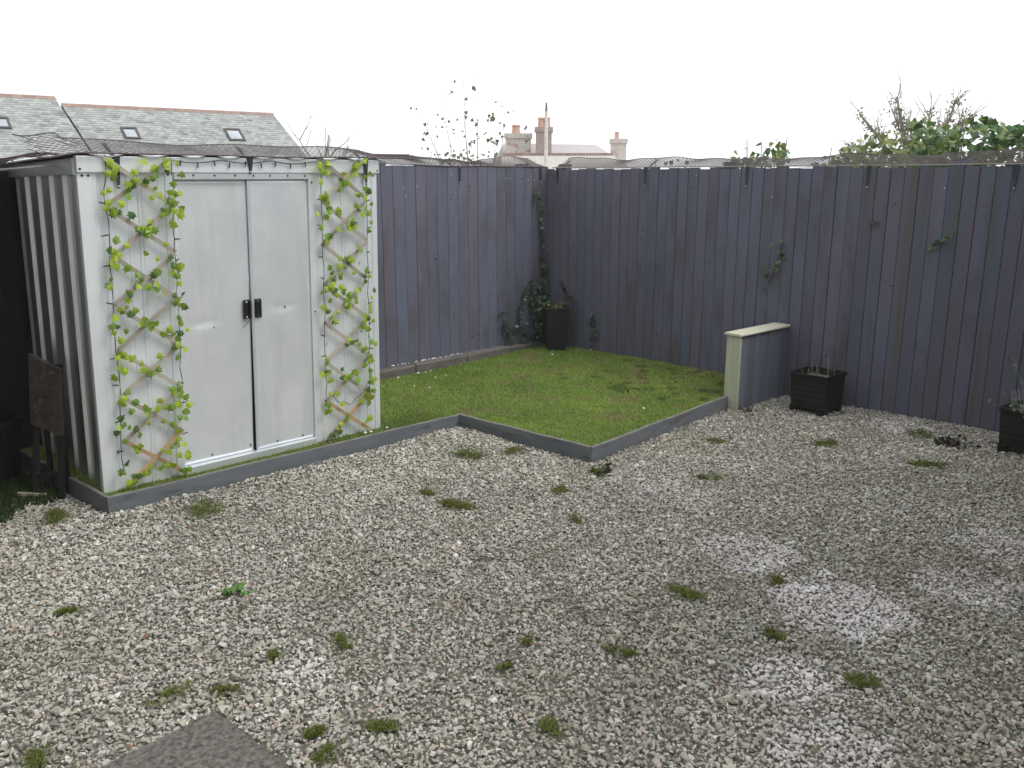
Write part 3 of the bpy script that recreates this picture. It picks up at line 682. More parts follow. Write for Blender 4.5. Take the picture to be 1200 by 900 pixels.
def stone_shapes(nv=16):
    out = []
    for k in range(nv):
        bm = bmesh.new(); r = np.random.default_rng(100+k)
        for i in range(10):
            p = r.standard_normal(3); p /= np.linalg.norm(p); p *= r.uniform(.8,1.05); bm.verts.new(p)
        bmesh.ops.convex_hull(bm, input=bm.verts[:]); bmesh.ops.triangulate(bm, faces=bm.faces[:])
        for v in [v for v in bm.verts if not v.link_faces]: bm.verts.remove(v)
        bm.verts.index_update()
        out.append((np.array([v.co[:] for v in bm.verts]), np.array([[v.index for v in f.verts] for f in bm.faces]))); bm.free()
    return out
bed_out = [(A[0]-.012,A[1]-.012),(B[0]-.012,B[1]-.012),(C_[0]-.012,C_[1]-.012),(6.035,3.108),(6.045,3.03),(6.8,2.96),(6.8,6),(1.80,6)]
SP = .0142
gx, gy = np.meshgrid(np.arange(.35, 6.75, SP), np.arange(.35, 5.2, SP))
x = gx.ravel()+rng.uniform(-.5,.5,gx.size)*SP; y = gy.ravel()+rng.uniform(-.5,.5,gx.size)*SP
azm = np.degrees(np.arctan2(y, x))-41.7; dd = np.hypot(x, y)
k = (np.abs(azm) < 36) & (dd > 1.75) & ~inpoly(x, y, bed_out) & ~((x < 1.283) & (x > .80) & (y > 1.97) & (y < 2.493))
x, y = x[k], y[k]; n = len(x)
def bank(x, y): return .012*(noise2(x, y, .5, 21)-.5) + .022*np.exp(-(((x-4.05)/.25)**2+((y-4.1)/.3)**2)) + .012*np.exp(-((y-4.45)/.12)**2)*(x < 4.3)
sz = np.clip(rng.lognormal(math.log(.0092), .33, n), .005, .021)
wf = np.zeros(n)
for a, b_, r_, w_ in white: wf = np.maximum(wf, .9*w_*sm((1.2-np.hypot(x-a, (y-b_))/r_ - .55*(noise2(x, y, .08, 31)-.5))*2.2))
mf = np.zeros(n)
for a, b_, r_ in moss: mf = np.maximum(mf, sm(1.4-np.hypot(x-a, y-b_)/r_/1.25 - .5*(noise2(x, y, .05, 33)-.5)))
pal = np.array([(.45,.435,.385),(.38,.37,.32),(.29,.285,.24),(.55,.53,.49),(.45,.39,.30),(.43,.34,.29),(.20,.195,.17),(.35,.35,.27)])
pi = rng.choice(len(pal), n, p=[.25,.22,.15,.12,.08,.04,.06,.08]); c = pal[pi]*rng.uniform(.82,1.18,(n,1))
c *= (.82+.36*noise2(x, y, .8, 41)*.6+.2*noise2(x, y, .22, 42))[:, None]*.98
c = c*(1-.85*wf[:, None]) + np.array([.74,.71,.73])*rng.uniform(.82,1.12,(n,1))*.85*wf[:, None]
c = c*(1-.55*mf[:, None]) + np.array([.12,.12,.045])*.55*mf[:, None]
dirt = sm((noise2(x, y, .3, 44)-.55)*4)*.45; c = c*(1-dirt[:, None]*.5)+np.array([.22,.19,.12])*dirt[:, None]*.5; c = (c*.84+.16*c.mean(1, keepdims=True))*1.10
z = bank(x, y)+rng.uniform(-.004,.009,n)-.006*mf
shapes = stone_shapes(); var = rng.integers(0, len(shapes), n)
Vs, Fs, Cs, off = [], [], [], 0
for vi, (sv, sf) in enumerate(shapes):
    m = var == vi; nm = m.sum()
    sc3 = sz[m][:, None]*np.stack([rng.uniform(.95,1.35,nm), rng.uniform(.7,1.0,nm), rng.uniform(.5,.8,nm)], -1)
    P = sv[None]*sc3[:, None]
    a = rng.normal(0, .38, nm); ca_, sa_ = np.cos(a)[:, None], np.sin(a)[:, None]
    P = np.stack([P[..., 0], P[..., 1]*ca_-P[..., 2]*sa_, P[..., 1]*sa_+P[..., 2]*ca_], -1)
    a = rng.normal(0, .38, nm); ca_, sa_ = np.cos(a)[:, None], np.sin(a)[:, None]
    P = np.stack([P[..., 0]*ca_+P[..., 2]*sa_, P[..., 1], -P[..., 0]*sa_+P[..., 2]*ca_], -1)
    a = rng.random(nm)*2*np.pi; ca_, sa_ = np.cos(a)[:, None], np.sin(a)[:, None]
    P = np.stack([P[..., 0]*ca_-P[..., 1]*sa_, P[..., 0]*sa_+P[..., 1]*ca_, P[..., 2]], -1)
    P += np.stack([x[m], y[m], z[m]], -1)[:, None]
    Vs.append(P.reshape(-1, 3)); Cs.append(np.repeat(c[m][:, None], len(sv), 1).reshape(-1, 3))
    Fs.append((sf[None]+(off+np.arange(nm)*len(sv))[:, None, None]).reshape(-1, 3)); off += nm*len(sv)
gme = None
gr = link('gravel', npmesh('gravel', np.concatenate(Vs), np.concatenate(Fs), m_stone, np.concatenate(Cs)))
gr.data.polygons.foreach_set('use_smooth', np.zeros(len(gr.data.polygons), bool))
tag(gr, 'pale grey angular stone chippings covering the yard', 'gravel', kind='stuff')
print('stones', n, 'tris', sum(len(f) for f in Fs))

# moss tufts in the gravel
for k, (a, b_, r_) in enumerate(moss):
    n = int(500+r_*9000); rad = r_*np.sqrt(rng.random(n))*rng.uniform(.7,1.45,n); th = rng.random(n)*2*np.pi
    st = rng.uniform(.35,.85); x = rad*np.cos(th)*1.15; y = rad*np.sin(th)*st; ro_ = rng.random()*3.1; x, y = x*math.cos(ro_)-y*math.sin(ro_), x*math.sin(ro_)+y*math.cos(ro_)
    keep = noise2(x+3+k, y+3, .026, 50+k)*.6+noise2(x+1, y+4+k, .009, 90+k)*.4 > (.26 if k in (0,4,5,9,14,25) else .36 if r_ > .075 else .42)+.12*rad/r_; x, y = x[keep], y[keep]
    t = rng.random((len(x), 1)); cc = np.array([.12,.17,.035])*(1-t)+np.array([.27,.32,.08])*t
    if k in (0,2,15,22): m_ = rng.random(len(x)) < .25; cc[m_] = (.25,.12,.05)
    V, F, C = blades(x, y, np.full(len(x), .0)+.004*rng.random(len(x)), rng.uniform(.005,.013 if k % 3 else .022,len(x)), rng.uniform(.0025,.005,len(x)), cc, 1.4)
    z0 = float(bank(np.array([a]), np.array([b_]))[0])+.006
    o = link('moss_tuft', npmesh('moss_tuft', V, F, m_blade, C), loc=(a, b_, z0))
    near = {0:'broad rust flecked moss patch alone in the gravel facing the shed', 1:'round moss tuft in the gravel left of the slab tip', 2:'rust flecked moss tuft touching the gravel beyond the slab tip', 14:'wide flat moss patch in the gravel under the shed edging board',
        18:'moss patch in the gravel before the planter of dry stems', 19:'wide moss patch in the gravel facing the silvery planter', 21:'large moss patch in the gravel inside the bend of the lawn boards', 26:'flat moss patch close under the lawn board in the bend',
        27:'moss tuft beside the dark plant remnant at the lawn board corner', 28:'moss patch in the gravel along the lawn board leading to the cream post', 29:'moss patch beside the dark debris heap at the fence foot', 30:'moss patch at the feet of the folded chair'}
    tag(o, near.get(k, 'small olive green moss tuft alone among the open gravel stones'), 'moss', 'moss tufts in the gravel')
# leafy weed
t = empty('weed', (1.777,3.184,.008), 0, 'bright green leafy weed growing alone in the gravel', 'weed'); pts = []; b = MB()
for k in range(14):
    a = random.random()*6.28; l = random.uniform(.02,.075); b.tube([(0,0,-.01),(l*math.cos(a),l*math.sin(a)*.8,.02)], .0015, 4)
    for q in range(3): pts.append((l*math.cos(a)*(1-q*.2)+random.gauss(0,.006), l*math.sin(a)*.8*(1-q*.2)+random.gauss(0,.006), .018+random.uniform(0,.02)))
b.build('stem', m_stem, t); foliage('foliage', pts, .026, (0,-.2,1), .4, [(.07,.2,.03),(.1,.27,.04),(.14,.26,.05)], m_ivy, t, 20)
# litter: fallen leaves and twigs on gravel and lawn
lx = np.concatenate([rng.uniform(.8,6.6,260), rng.uniform(4.4,6.7,120), rng.uniform(5.6,6.72,70)]); ly = np.concatenate([rng.uniform(.7,4.4,260), rng.uniform(3.3,5.4,120), rng.uniform(3.3,4.4,70)])
on_lawn = inpoly(lx, ly, lawn_poly); az_ = np.abs(np.degrees(np.arctan2(ly,lx))-41.7) < 33
ok = on_lawn | (~inpoly(lx, ly, bed_out) & az_ & (np.hypot(lx,ly) > 2)); lx, ly, on_lawn = lx[ok], ly[ok], on_lawn[ok]
P = np.stack([lx, ly, np.where(on_lawn, lawn_z(lx, ly)+.014, bank(lx, ly)+.017)], -1)
o = foliage('fallen_leaves', P, .02, (0,0,1), .6, [(.2,.105,.06),(.26,.17,.09),(.14,.085,.05),(.22,.19,.11)], m_litter, None, 30)
tag(o, 'small brown fallen leaves scattered over gravel and lawn', 'leaves', kind='stuff')
b = MB()
for k in range(60):
    lawn_t = k < 26
    a, c_ = (random.uniform(5.5,6.6), random.uniform(3.4,4.3)) if lawn_t else (random.uniform(.9,5.5), random.uniform(1.,4.1))
    if not lawn_t and (a > 4.2 and c_ > 3.0): continue
    if not lawn_t and c_ > 4.05: continue
    zz = float(lawn_z(np.array(a), np.array(c_)))+.02 if lawn_t else .022
    th = random.random()*3.14; l = random.uniform(.04,.13)
    b.tube([(a,c_,zz),(a+l*.5*math.cos(th),c_+l*.5*math.sin(th),zz+.004),(a+l*math.cos(th+.2),c_+l*math.sin(th+.2),zz-.004)], [.003,.0025,.0015], 4)
tag(b.build('fallen_twigs', M('twig', (.14,.06,.045), (.05,.035,.03), rough=.9, scale=3)), 'thin reddish brown twigs dropped on gravel and lawn', 'twigs', kind='stuff')
# white bits
wm = MB(); wm.loft([[(.006*math.cos(k*1.05), .006*math.sin(k*1.05), -.002) for k in range(6)], [(.009*math.cos(k*1.05+.2), .008*math.sin(k*1.05+.2), .004) for k in range(6)], [(.005*math.cos(k*1.05), .005*math.sin(k*1.05), .009) for k in range(6)]])
wme = wm.mesh('white_chip', m_white)
for X, Y in [(4.74,5.53),(4.97,5.53),(5.04,5.51),(5.11,5.52),(4.96,5.3),(5.07,5.28),(4.63,5.2),(4.67,5.06),(3.70,4.45),(3.52,4.46),(3.56,4.45),(6.28,5.08),(6.72,4.95),(5.3,3.41)]:
    o = link('white_chip', wme, loc=(X, Y, float(lawn_z(np.array(X), np.array(Y)))+.014)); o.rotation_euler = (0,0,random.random()*6); s = random.uniform(.9,1.4); o.scale = (s*1.2,s,s*.8)
    tag(o, 'tiny white chip lying on the lawn turf', 'chip', 'white chips on the lawn')
for k in range(26):
    X = random.choice((random.uniform(4.75,5.0), random.uniform(5.05,5.6), random.uniform(5.05,5.6)))
    o = link('white_chip', wme, loc=(X, fence_y(X)-.04-random.uniform(0,.018), .178)); s = random.uniform(.5,1.1); o.scale = (s*1.8,s,s*.6); o.rotation_euler = (0,0,ang)
    tag(o, 'tiny white chip lying on the timber kerb by the fence', 'chip', 'white chips on the kerb')
# paving slab
b = MB(); rr_ = []
nx = 12
for z, e in ((-.03,0),(.014,0),(.022,.008)): rr_.append([(.81+e,1.98+e,z),(1.27-e,1.98+e,z),(1.27-e,2.48-e,z),(.81+e,2.48-e,z)])
b.loft(rr_); o = b.build('paving_slab', m_slab); tag(o, 'dark gritty square paving slab sunk in the gravel', 'paving slab')
# fern frond on it
n = 40; u = np.linspace(0,1,n); V, F, C = blades(np.repeat(u*.05,2)+1.13, np.repeat(u*.05,2)+2.02, np.full(2*n,.024), np.full(2*n,.02), np.full(2*n,.004), np.tile(np.array([[.12,.16,.04]]),(2*n,1)), 1.3)
tag(link('fern_sprig', npmesh('fern_sprig', V, F, m_blade, C)), 'small yellow green sprig lying on the dark slab', 'sprig')
# lump of dark plant debris near the end planter
t = empty('plant_debris', (6.2,1.52,.0), 0, 'dark heap of rotting plant debris at the fence foot', 'debris')
foliage('foliage', [(random.gauss(0,.05), random.gauss(0,.06), abs(random.gauss(.01,.02))) for k in range(150)], .03, (0,0,1), .8, [(.03,.035,.02),(.05,.045,.025),(.09,.05,.03)], m_ivy, t, 40)
t = empty('plant_debris', (4.165,2.935,.0), 0, 'small dark green plant remnant beside the lawn board corner', 'debris')
foliage('foliage', [(random.gauss(0,.035), random.gauss(0,.025), abs(random.gauss(.01,.02))) for k in range(80)], .026, (0,0,1), .8, [(.04,.06,.03),(.03,.035,.02),(.08,.12,.04)], m_ivy, t, 41)
t = empty('plant_debris', (6.08,2.98,.0), 0, 'reddish dry plant debris at the foot of the cream post', 'debris')
foliage('foliage', [(random.gauss(0,.03), random.gauss(0,.03), abs(random.gauss(.01,.015))) for k in range(50)], .022, (0,0,1), .8, [(.12,.05,.05),(.1,.07,.04)], m_ivy, t, 42)

# ------------------------------------------------------------ nook beside the shed: folded chair, black tub, rough grass
ch = empty('folded_chair', (1.70, 5.05, 0), R(-62), 'old mottled wooden folding chair leaning folded against the shed side', 'chair')
def tilt(x, z): return .02+.10*z        # leans back towards the shed
b = MB(); b.loft([[(x, -.01+tilt(x,z), z) for x, z in ((-.10,.42),(.11,.36),(.115,.74),(-.09,.82))], [(x, .012+tilt(x,z), z) for x, z in ((-.10,.42),(.11,.36),(.115,.74),(-.09,.82))]]); b.build('seat', m_rust, ch, bevel=.004)
for x0_, x1_, y_ in ((-.085,-.06,.03),(.09,.085,.03)):
    b = MB(); b.obox((x0_, tilt(0,0)-.01, 0),(x1_, tilt(0,.75)+y_-.005, .76),.03,.022,up=(0,1,0)); b.build('leg', m_dark, ch)
for x0_ in (-.05,.06):
    b = MB(); b.obox((x0_, .10, 0),(x0_, tilt(0,.6)+.04, .55),.024,.02,up=(0,1,0)); b.build('leg', m_dark, ch)
MB().obox((-.085,.03,.12),(.09,.03,.16),.018,.02).build('stretcher', m_dark, ch)
MB().obox((-.16,-.04,.03),(-.02,.02,.012),.022,.018).build('loose_slat', m_slat, ch)
tb = empty('black_tub', (1.60, 5.62, 0), 0, 'black plastic tub in the dark nook behind the folded chair', 'tub')
b = MB(); ring = lambda r_, z: [(r_*math.cos(k*math.pi/10), r_*math.sin(k*math.pi/10), z) for k in range(20)]
b.loft([ring(.15,0), ring(.19,.36), ring(.20,.365), ring(.20,.385), ring(.18,.385), ring(.165,.05)], cap=False); b.f.append(tuple(range(20))); b.build('body', m_black, tb, smooth=False)
n = 9000; x = rng.uniform(1.15,1.78,n); y = rng.uniform(4.75,5.85,n); k = (y-4.75) > .35*noise2(x, y, .12, 60)+.15*(x-1.1); x, y = x[k], y[k]
V, F, C = blades(x, y, np.zeros(len(x))-.006, rng.uniform(.03,.06,len(x)), rng.uniform(.004,.006,len(x)), np.tile(np.array([[.05,.09,.02]]),(len(x),1))*rng.uniform(.6,1.3,(len(x),1)), .8)
tag(link('rough_grass', npmesh('rough_grass', V, F, m_blade, C)), 'dark rough grass growing in the nook beside the shed', 'grass', kind='stuff')

# ------------------------------------------------------------ behind the fence
def branchy(b, p, d, ln, r, depth, rnd, spread=.5, up=.15, nseg=4, tips=None):
    pts = [p]; q = p.copy(); dd_ = d.copy()
    for k in range(nseg):
        dd_ = (dd_ + Vector((rnd.gauss(0,.12), rnd.gauss(0,.12), rnd.gauss(0,.08)+up*.3))).normalized(); q = q + dd_*ln/nseg; pts.append(q.copy())
    b.tube(pts, [r*(1-.6*k/nseg) for k in range(nseg+1)], 5 if r > .008 else 3)
    if tips is not None: tips += pts[2:]
    if depth:
        for k in range(rnd.choice((2,3,3))):
            i = rnd.randint(1, nseg); nd = (dd_ + Vector((rnd.gauss(0,spread), rnd.gauss(0,spread), rnd.gauss(.1,spread*.6)))).normalized()
            branchy(b, pts[i], nd, ln*rnd.uniform(.45,.7), r*rnd.uniform(.35,.5), depth-1, rnd, spread, up, nseg, tips)
# bare pollarded tree
rnd = random.Random(5); bt = empty('bare_tree', (11.45,3.65,-.9), 0, 'bare lopped tree with upright mossy limbs behind the ivy hedge', 'tree')
b = MB(); b.tube([(0,0,-.5),(.02,0,1.2),(0,.02,2.4),(0,0,2.95)], [.2,.17,.15,.12], 9); b.build('trunk', m_bark, bt)
b = MB(); tips = []
for (dx, dy, top, r_) in ((.05,.3,3.5,.03),(.1,-.5,3.3,.03),(-.2,.60,3.45,.055),(-.1,.20,3.62,.06),(.05,-.15,3.45,.05),(.12,-.42,3.60,.05),(.1,-.62,3.40,.045),(-.05,.42,3.2,.04),(0,-.3,3.3,.04),(0,.8,3.05,.03),(0,.05,3.35,.035)):
    s = Vector((0, dy*.12, 2.75)); e = Vector((dx, dy, top)); mid = s.lerp(e, .5)+Vector((rnd.gauss(0,.05), rnd.gauss(0,.05), .02))
    r_ *= .45; b.tube([s, mid, e], [r_, r_*.8, r_*.4], 6); tips += [mid.lerp(e, u) for u in (0,.3,.6,.9)]
    for k in range(7): branchy(b, mid.lerp(e, rnd.random()), ((e-s).normalized()+Vector((rnd.gauss(0,.3), rnd.gauss(0,.45), .2))).normalized(), rnd.uniform(.16,.30), .007, 1, rnd, .45)
b.build('crown', m_bark, bt)
foliage('ivy_foliage', [np.array(p)+rng.normal(0,.045,3) for p in tips for k in range(26)], .032, (-.5,-.3,.6), .6, [(.26,.28,.18),(.2,.22,.13),(.3,.29,.22)], m_ivy, bt, 50)
# far bare tree
rnd = random.Random(9); bt = empty('bare_tree', (17.75,24.2,-3), 0, 'small leafless tree rising past the end of the slate roof', 'tree')
b = MB(); b.tube([(0,0,-.2),(0,.05,3),(.05,0,5.1)], [.2,.15,.1], 7); b.build('trunk', m_bark, bt); b = MB()
for k in range(9): branchy(b, Vector((.05,0,4.6+.05*k)), Vector((rnd.gauss(0,.7), rnd.gauss(0,.7), .8)).normalized(), rnd.uniform(1.0,1.5), .045, 2, rnd, .5)
b.build('crown', m_bark, bt)
# twiggy shrub by the corner
rnd = random.Random(13); ts = empty('twiggy_shrub', (6.75,6.5,-.1), 0, 'thin twiggy shrub with few leaves rising behind the fence corner', 'shrub')
b = MB(); lp = []
for (tx, ty, tz) in ((-.55,.28,2.55),(-.35,.2,2.75),(-.2,0,2.98),(-.08,-.1,2.75),(.12,-.3,2.72),(.05,-.25,2.5),(-.1,.1,2.5),(-.45,.2,2.3),(-.25,0,2.3),(.25,-.4,2.35)):
    s = Vector((rnd.gauss(-.1,.08), rnd.gauss(0,.08), 0)); m = Vector((tx*.45, ty*.45, 1.6)); e = Vector((tx, ty, tz))
    b.tube([s, m, m.lerp(e,.5)+Vector((rnd.gauss(0,.03),rnd.gauss(0,.03),0)), e], [.010,.006,.0035,.0015], 4)
    for k in range(4):
        p = m.lerp(e, rnd.uniform(.35,1)); q = p+Vector((rnd.gauss(0,.10), rnd.gauss(0,.10), rnd.uniform(.03,.14))); b.tube([p, q], [.002,.001], 3)
        if rnd.random() < .75: lp += [q+Vector((rnd.gauss(0,.018), rnd.gauss(0,.018), rnd.gauss(0,.018))) for _ in range(rnd.randint(1,4))]
    lp += [Vector((rnd.gauss(-.12,.16), rnd.gauss(.05,.12), rnd.uniform(1.9,2.12))) for _ in range(7)]
    lp += [m.lerp(e, rnd.uniform(.3,.75))+Vector((rnd.gauss(0,.06), rnd.gauss(0,.06), rnd.gauss(0,.06))) for _ in range(8)]
b.build('stem', m_bark, ts); foliage('foliage', [tuple(p) for p in lp], .04, (-.4,-.5,.4), .7, [(.2,.25,.13),(.15,.2,.1),(.27,.22,.19)], m_ivy, ts, 51)
# ivy hedge and smaller growth behind the planter fence
def hedge(loc, label, ly_, top, n, seed, depth=.45, size=.066, pal=None):
    t = empty('ivy_hedge', loc, 0, label, 'hedge', 'ivy growth behind the planter fence'); r = np.random.default_rng(seed); b = MB(); pts = []
    for k in range(max(4, int(ly_*9))):
        y0 = r.uniform(-ly_/2, ly_/2); x0_ = r.uniform(0,depth); b.tube([(x0_,y0,0),(x0_+.02,y0+.05,1.),(x0_+r.normal(0,.05),y0+r.normal(0,.1),top*r.uniform(.85,1.0))], [.02,.014,.004], 4)
    while len(pts) < n:
        y = r.uniform(-ly_/2, ly_/2); h = top*(.90+.10*noise2(np.array([y+5.]), np.array([2.]), .22, seed)[0]) - .10*abs(2*y/ly_)**3
        z = r.uniform(1.55, h+.02 if r.random() < .95 else h+.1); pts.append((r.uniform(0, depth), y, z))
    b.build('stem', m_bark, t)
    foliage('foliage', pts, size, (-.6,-.2,.5), .55, pal or [(.09,.18,.06),(.13,.25,.08),(.2,.3,.09),(.07,.14,.06),(.28,.33,.09)], m_ivy, t, seed); return t
hedge((7.15,1.35,-.05), 'broad glossy ivy hedge spilling over the planter fence top', 2.0, 2.34, 2600, 61)
hedge((7.3,2.6,-.05), 'lower paler ivy growth joining the broad hedge behind the fence', .9, 2.14, 800, 62, pal=[(.2,.26,.09),(.28,.32,.1),(.14,.2,.08)])  # lighter yellow-green leaf palette than the broad hedge
hedge((7.6,3.95,-.05), 'small round ivy clump peeping over the fence beside the hedge', .40, 2.17, 330, 63, .3, .06)
hedge((7.6,3.60,-.05), 'tiny pointed ivy clump peeping over the fence top', .20, 2.19, 130, 64, .2, .055)
hedge((7.6,3.12,-.05), 'thin leafy ivy tuft between the pointed clump and the paler growth', .3, 2.13, 150, 66, .25, .055)
hedge((7.7,4.75,-.05), 'sparse twiggy ivy clump behind the fence near the chimneys', .3, 2.05, 60, 65, .25, .045, [(.14,.16,.1),(.1,.13,.08)])
# slate roofed houses
def slates(a0, a1, s0, s1, skew, seed, w=.27, e=.165):
    r = np.random.default_rng(seed); V = []; F = []; C = []; rows = int((s0-s1)/e)
    for k in range(rows):
        sT = s0-k*e; off = (k % 2)*w/2; na = int((a1-a0)/w)+1
        for i in range(-1, na):
            x0_ = max(a0, a0+i*w+off)+.006; x1_ = min(a1, a0+(i+1)*w+off)-.006
            if x1_-x0_ < .03: continue
            sk = lambda s: -skew*s
            lift = .022+r.uniform(0,.008); lo = sT-e-.01
            q = [(x0_+sk(sT), sT, .004),(x1_+sk(sT), sT, .004),(x1_+sk(lo), lo, lift),(x0_+sk(lo), lo, lift),(x0_+sk(lo), lo, .0),(x1_+sk(lo), lo, .0)]
            n_ = len(V); V += q; F += [(n_,n_+3,n_+2,n_+1),(n_+3,n_+4,n_+5,n_+2)]
            t = r.uniform(.75,1.15); cc = np.array([.40,.42,.415])*t if r.random() > .1 else np.array([.27,.285,.285])*t
            C += [cc]*6
    return np.array(V), np.array(F), np.array(C)
def slate_house(org, ra, a0, a1, s0, wins, label, seed, wallh):
    t = empty('slate_roofed_house', (org[0], org[1], 0), ra, label, 'house'); pit = R(38); cz = org[2]
    def T(a, s, h): return (a, s*math.cos(pit)-h*math.sin(pit), cz + s*math.sin(pit)+h*math.cos(pit))
    s1 = -6.2; skew = .13
    V, F, C = slates(a0, a1, s0, s1, skew, seed)
    V = np.array([T(*p) for p in V])
    rf = empty('roof', (0,0,0)); bpy.data.objects.remove(rf)
    b = MB(); b.add([T(a0-skew*s0,s0,-.01), T(a1-skew*s0,s0,-.01), T(a1-skew*s1,s1,-.01), T(a0-skew*s1,s1,-.01)] , [(0,1,2,3)])
    yr = s0*math.cos(pit); zr = cz+s0*math.sin(pit); zl = cz+s1*math.sin(pit); yl_ = s1*math.cos(pit)
    b.add([(a0,yr,zr-.012),(a1,yr,zr-.012),(a1,yr+5,zl),(a0,yr+5,zl)], [(0,1,2,3)])
    roof = b.build('roof', M('roof_batten', (.2,.2,.2)), t)
    so = link('slates', npmesh('slates', V, F, m_slate, C), roof); so['kind'] = 'stuff'
    k = a0; i = 0
    while k < a1-.05:
        e = min(k+.45, a1); b = MB(); rr2 = []
        for xx in (k+.006, e-.006): rr2.append([(xx-skew*s0, yr-.13, zr-.07),(xx-skew*s0, yr-.07, zr+.05),(xx-skew*s0, yr, zr+.09),(xx-skew*s0, yr+.07, zr+.05),(xx-skew*s0, yr+.13, zr-.07)])
        b.loft(rr2); b.build('ridge_tile', m_ridge, roof); k = e
    for (wa, wb, sa_, sb_) in wins:
        b = MB()
        for (p, q, u, v) in ((wa,wb,sa_,sa_-.09),(wa,wb,sb_+.09,sb_),(wa,wa+.09,sa_-.09,sb_+.09),(wb-.09,wb,sa_-.09,sb_+.09)):
            pts = [(p,u),(q,u),(q,v),(p,v)]
            b.loft([[T(x+0*y, y, .01) for x, y in pts],[T(x, y, .10) for x, y in pts]])
        f_ = b.build('roof_window', m_frame, roof)
        b = MB(); pts = [(wa+.08,sa_-.08),(wb-.08,sa_-.08),(wb-.08,sb_+.08),(wa+.08,sb_+.08)]
        b.loft([[T(x, y, .03) for x, y in pts],[T(x, y, .06) for x, y in pts]]); b.build('pane', m_glass, f_)
    MB().box(a0+.1, a1+.3, yl_+.4, yr+4.6, -3.6, zl+.25).build('wall', m_wallr, t)
    # gable ends
    for aa in (a0+.1, a1-.1):
        b = MB(); b.add([(aa,yl_+.4,zl),(aa,yr+4.6,zl),(aa,yr,zr-.05)], [(0,1,2)]); b.build('gable', m_wallr, t)
    return t
P0 = (16.763,41.761,4.879); ra = R(-10)
slate_house(P0, ra, 0., 9.9, 0., [(2.03,2.72,-1.6,-2.42),(6.8,7.6,-1.44,-2.36)], 'long low house with slate roof, red ridge and two roof windows', 71, 3)
slate_house((P0[0]+.0, P0[1], P0[2]), ra, -9.0, -.08, .5, [(-2.95,-2.32,-1.16,-1.93)], 'taller slate roofed house abutting the one with two roof windows', 72, 3)
# chimneyed house
tdir = R(38.4-90); hs = empty('chimney_house', (26.14,21.75,-3.), tdir, 'distant stone house with three chimney stacks above the fence corner', 'house')
Z = lambda z: z+3.
b = MB(); b.box(-2.2, 4.2, .0, 7, 0, Z(1.6)); b.build('wall', m_wallr, hs)
b = MB(); b.loft([[(-2.4,-.2,Z(1.4)),(4.4,-.2,Z(1.4)),(4.4,7,Z(1.4)),(-2.4,7,Z(1.4))], [(-1.6,1.9,Z(3.08)),(2.1,1.9,Z(3.02)),(2.1,4,Z(3.02)),(-1.6,4,Z(3.08))]])
rf = b.build('roof', M('far_slate', (.5,.46,.47), (.44,.41,.42), rough=.8, scale=2, stretch=(1,1,6)), hs)
for k in range(16): MB().box(-1.5+.26*k, -1.25+.26*k, -.45, -.25, Z(2.52), Z(2.64)).build('ridge_tile', m_ridge, rf)
b = MB(); b.loft([[(-1.6,-1.6,Z(1.6)),(2.8,-1.6,Z(1.6)),(2.8,.4,Z(1.6)),(-1.6,.4,Z(1.6))], [(-1.5,-.45,Z(2.54)),(2.7,-.45,Z(2.54)),(2.7,-.25,Z(2.54)),(-1.5,-.25,Z(2.54))]]); b.build('porch_roof', M('porch_slate', (.52,.5,.46), (.46,.44,.41), rough=.8, scale=2), hs)
MB().box(-1.4, 2.6, -1.4, -.001, 0, Z(1.61)).build('porch_wall', m_wallr, hs)
def chimney(x0_, x1_, y_, zt, mat, pots):
    b = MB(); b.box(x0_, x1_, y_, y_+.7, Z(1.2), Z(zt-.18)); b.box(x0_-.05, x1_+.05, y_-.05, y_+.75, Z(zt-.18), Z(zt)); c_ = b.build('chimney', mat, hs)
    for px_, w_, hh in pots:
        b = MB(); rg = lambda r_, z: [(px_+r_*math.cos(k*math.pi/4), y_+.35+r_*math.sin(k*math.pi/4), z) for k in range(8)]
        b.loft([rg(w_*.55,Z(zt)-.02), rg(w_*.45,Z(zt)+hh*.8), rg(w_*.55,Z(zt)+hh*.82), rg(w_*.55,Z(zt)+hh)]); b.build('pot', m_potc, c_)
chimney(-1.45, -.48, .8, 3.41, m_chst, [(-1.06,.32,.33)]); chimney(-.26, .34, .3, 3.62, m_brick, [(-.06,.26,.36),(.16,.24,.36)]); chimney(2.72, 3.32, 2.2, 3.26, m_chst, [(2.95,.17,.28)])
pole = empty('cream_pole', (25.45,21.0,-3.), 0, 'slim cream pole standing before the brick chimney', 'pole'); MB().tube([(0,0,-.1),(0,0,6.2),(0,0,7.1)], [.07,.065,.06], 8).build('shaft', m_pole, pole)
MB().tube([(0,0,7.05),(0,0,7.4)], [.05,.03], 6).build('finial', m_far, pole)

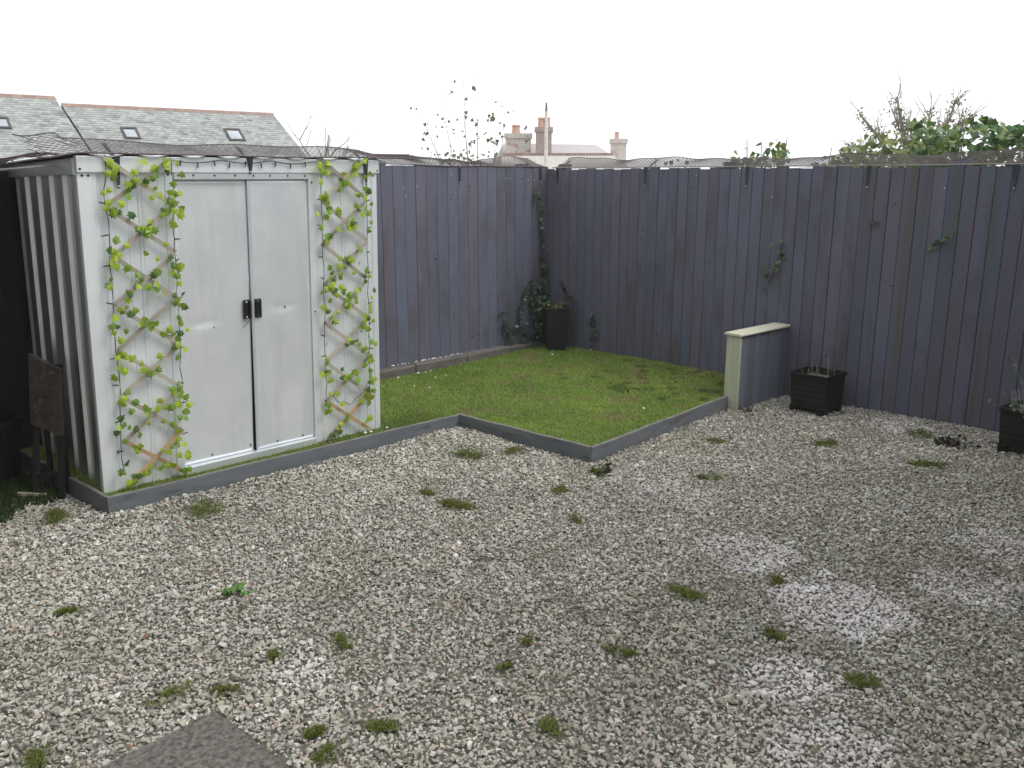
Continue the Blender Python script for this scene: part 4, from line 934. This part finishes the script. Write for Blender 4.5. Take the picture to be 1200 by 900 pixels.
# ------------------------------------------------------------ unseen house behind the viewer, placed to dim the plank fence
hs = empty('unseen_yard_house', (-1.8, -1., 0), 0, 'unseen rendered house behind the viewer, placed to dim the plank fence', 'house')
MB().box(-7, 0, -8, 7.5, -.3, 4.9).build('wall', M('house_render', (.33,.32,.3), (.28,.27,.26), rough=.9, scale=1.2), hs)
b = MB(); b.loft([[(-7.3,-8.3,4.901),(.35,-8.3,4.901),(.35,7.8,4.901),(-7.3,7.8,4.901)], [(-3.6,-8.3,7.2),(-3.4,-8.3,7.2),(-3.4,7.8,7.2),(-3.6,7.8,7.2)]]); b.build('roof', M('house_slate', (.2,.2,.21), rough=.8), hs)
for y0 in (-5.5, -1.5, 3.):
    w_ = MB(); w_.box(-.02, .04, y0, y0+1.3, 2.9, 4.0); w_ = w_.build('window', m_white, hs)
    MB().box(.041, .046, y0+.07, y0+1.23, 2.97, 3.93).build('pane', M('house_glass', (.05,.06,.07), rough=.1), w_)
d_ = MB().box(-.02, .04, .4, 1.35, -.05, 2.05).build('door', m_white, hs); MB().box(.04, .09, 1.22, 1.25, .98, 1.1).build('handle', m_trim, d_)

# ------------------------------------------------------------ unseen flat roofed block added to shade the plank fence's near end
st = empty('shade_block', (3.1, -3.2, 0), 0, 'unseen flat roofed block added to shade the near end of the plank fence', 'light blocker')
MB().box(0, 3.6, 0, 3.1, -.3, 3.2).build('wall', M('shade_block_render', (.18,.17,.165), (.15,.145,.14), rough=.9, scale=1.5), st)
MB().box(-.12, 3.72, -.12, 3.22, 3.201, 3.32).build('roof', M('shade_block_roof', (.08,.08,.085), rough=.9), st)
d_ = MB().box(-.035, -.001, 1., 1.85, 0, 2.0).build('door', m_panel, st); MB().box(-.07, -.036, 1.1, 1.13, .95, 1.08).build('handle', m_trim, d_)

# ------------------------------------------------------------ thin white volume added to imitate veiling glare
hz = MB().box(-320, 320, -320, 320, -5.5, 9.)
hm = bpy.data.materials.new('glare_veil'); hm.use_nodes = True; hn = hm.node_tree
hn.nodes.remove(hn.nodes['Principled BSDF'])
pv = hn.nodes.new('ShaderNodeVolumePrincipled'); pv.inputs['Color'].default_value = (1,1,1,1); pv.inputs['Density'].default_value = .0014; pv.inputs['Anisotropy'].default_value = .0
hn.links.new(pv.outputs[0], hn.nodes['Material Output'].inputs['Volume'])
tag(hz.build('glare_veil', hm), kind='stuff')
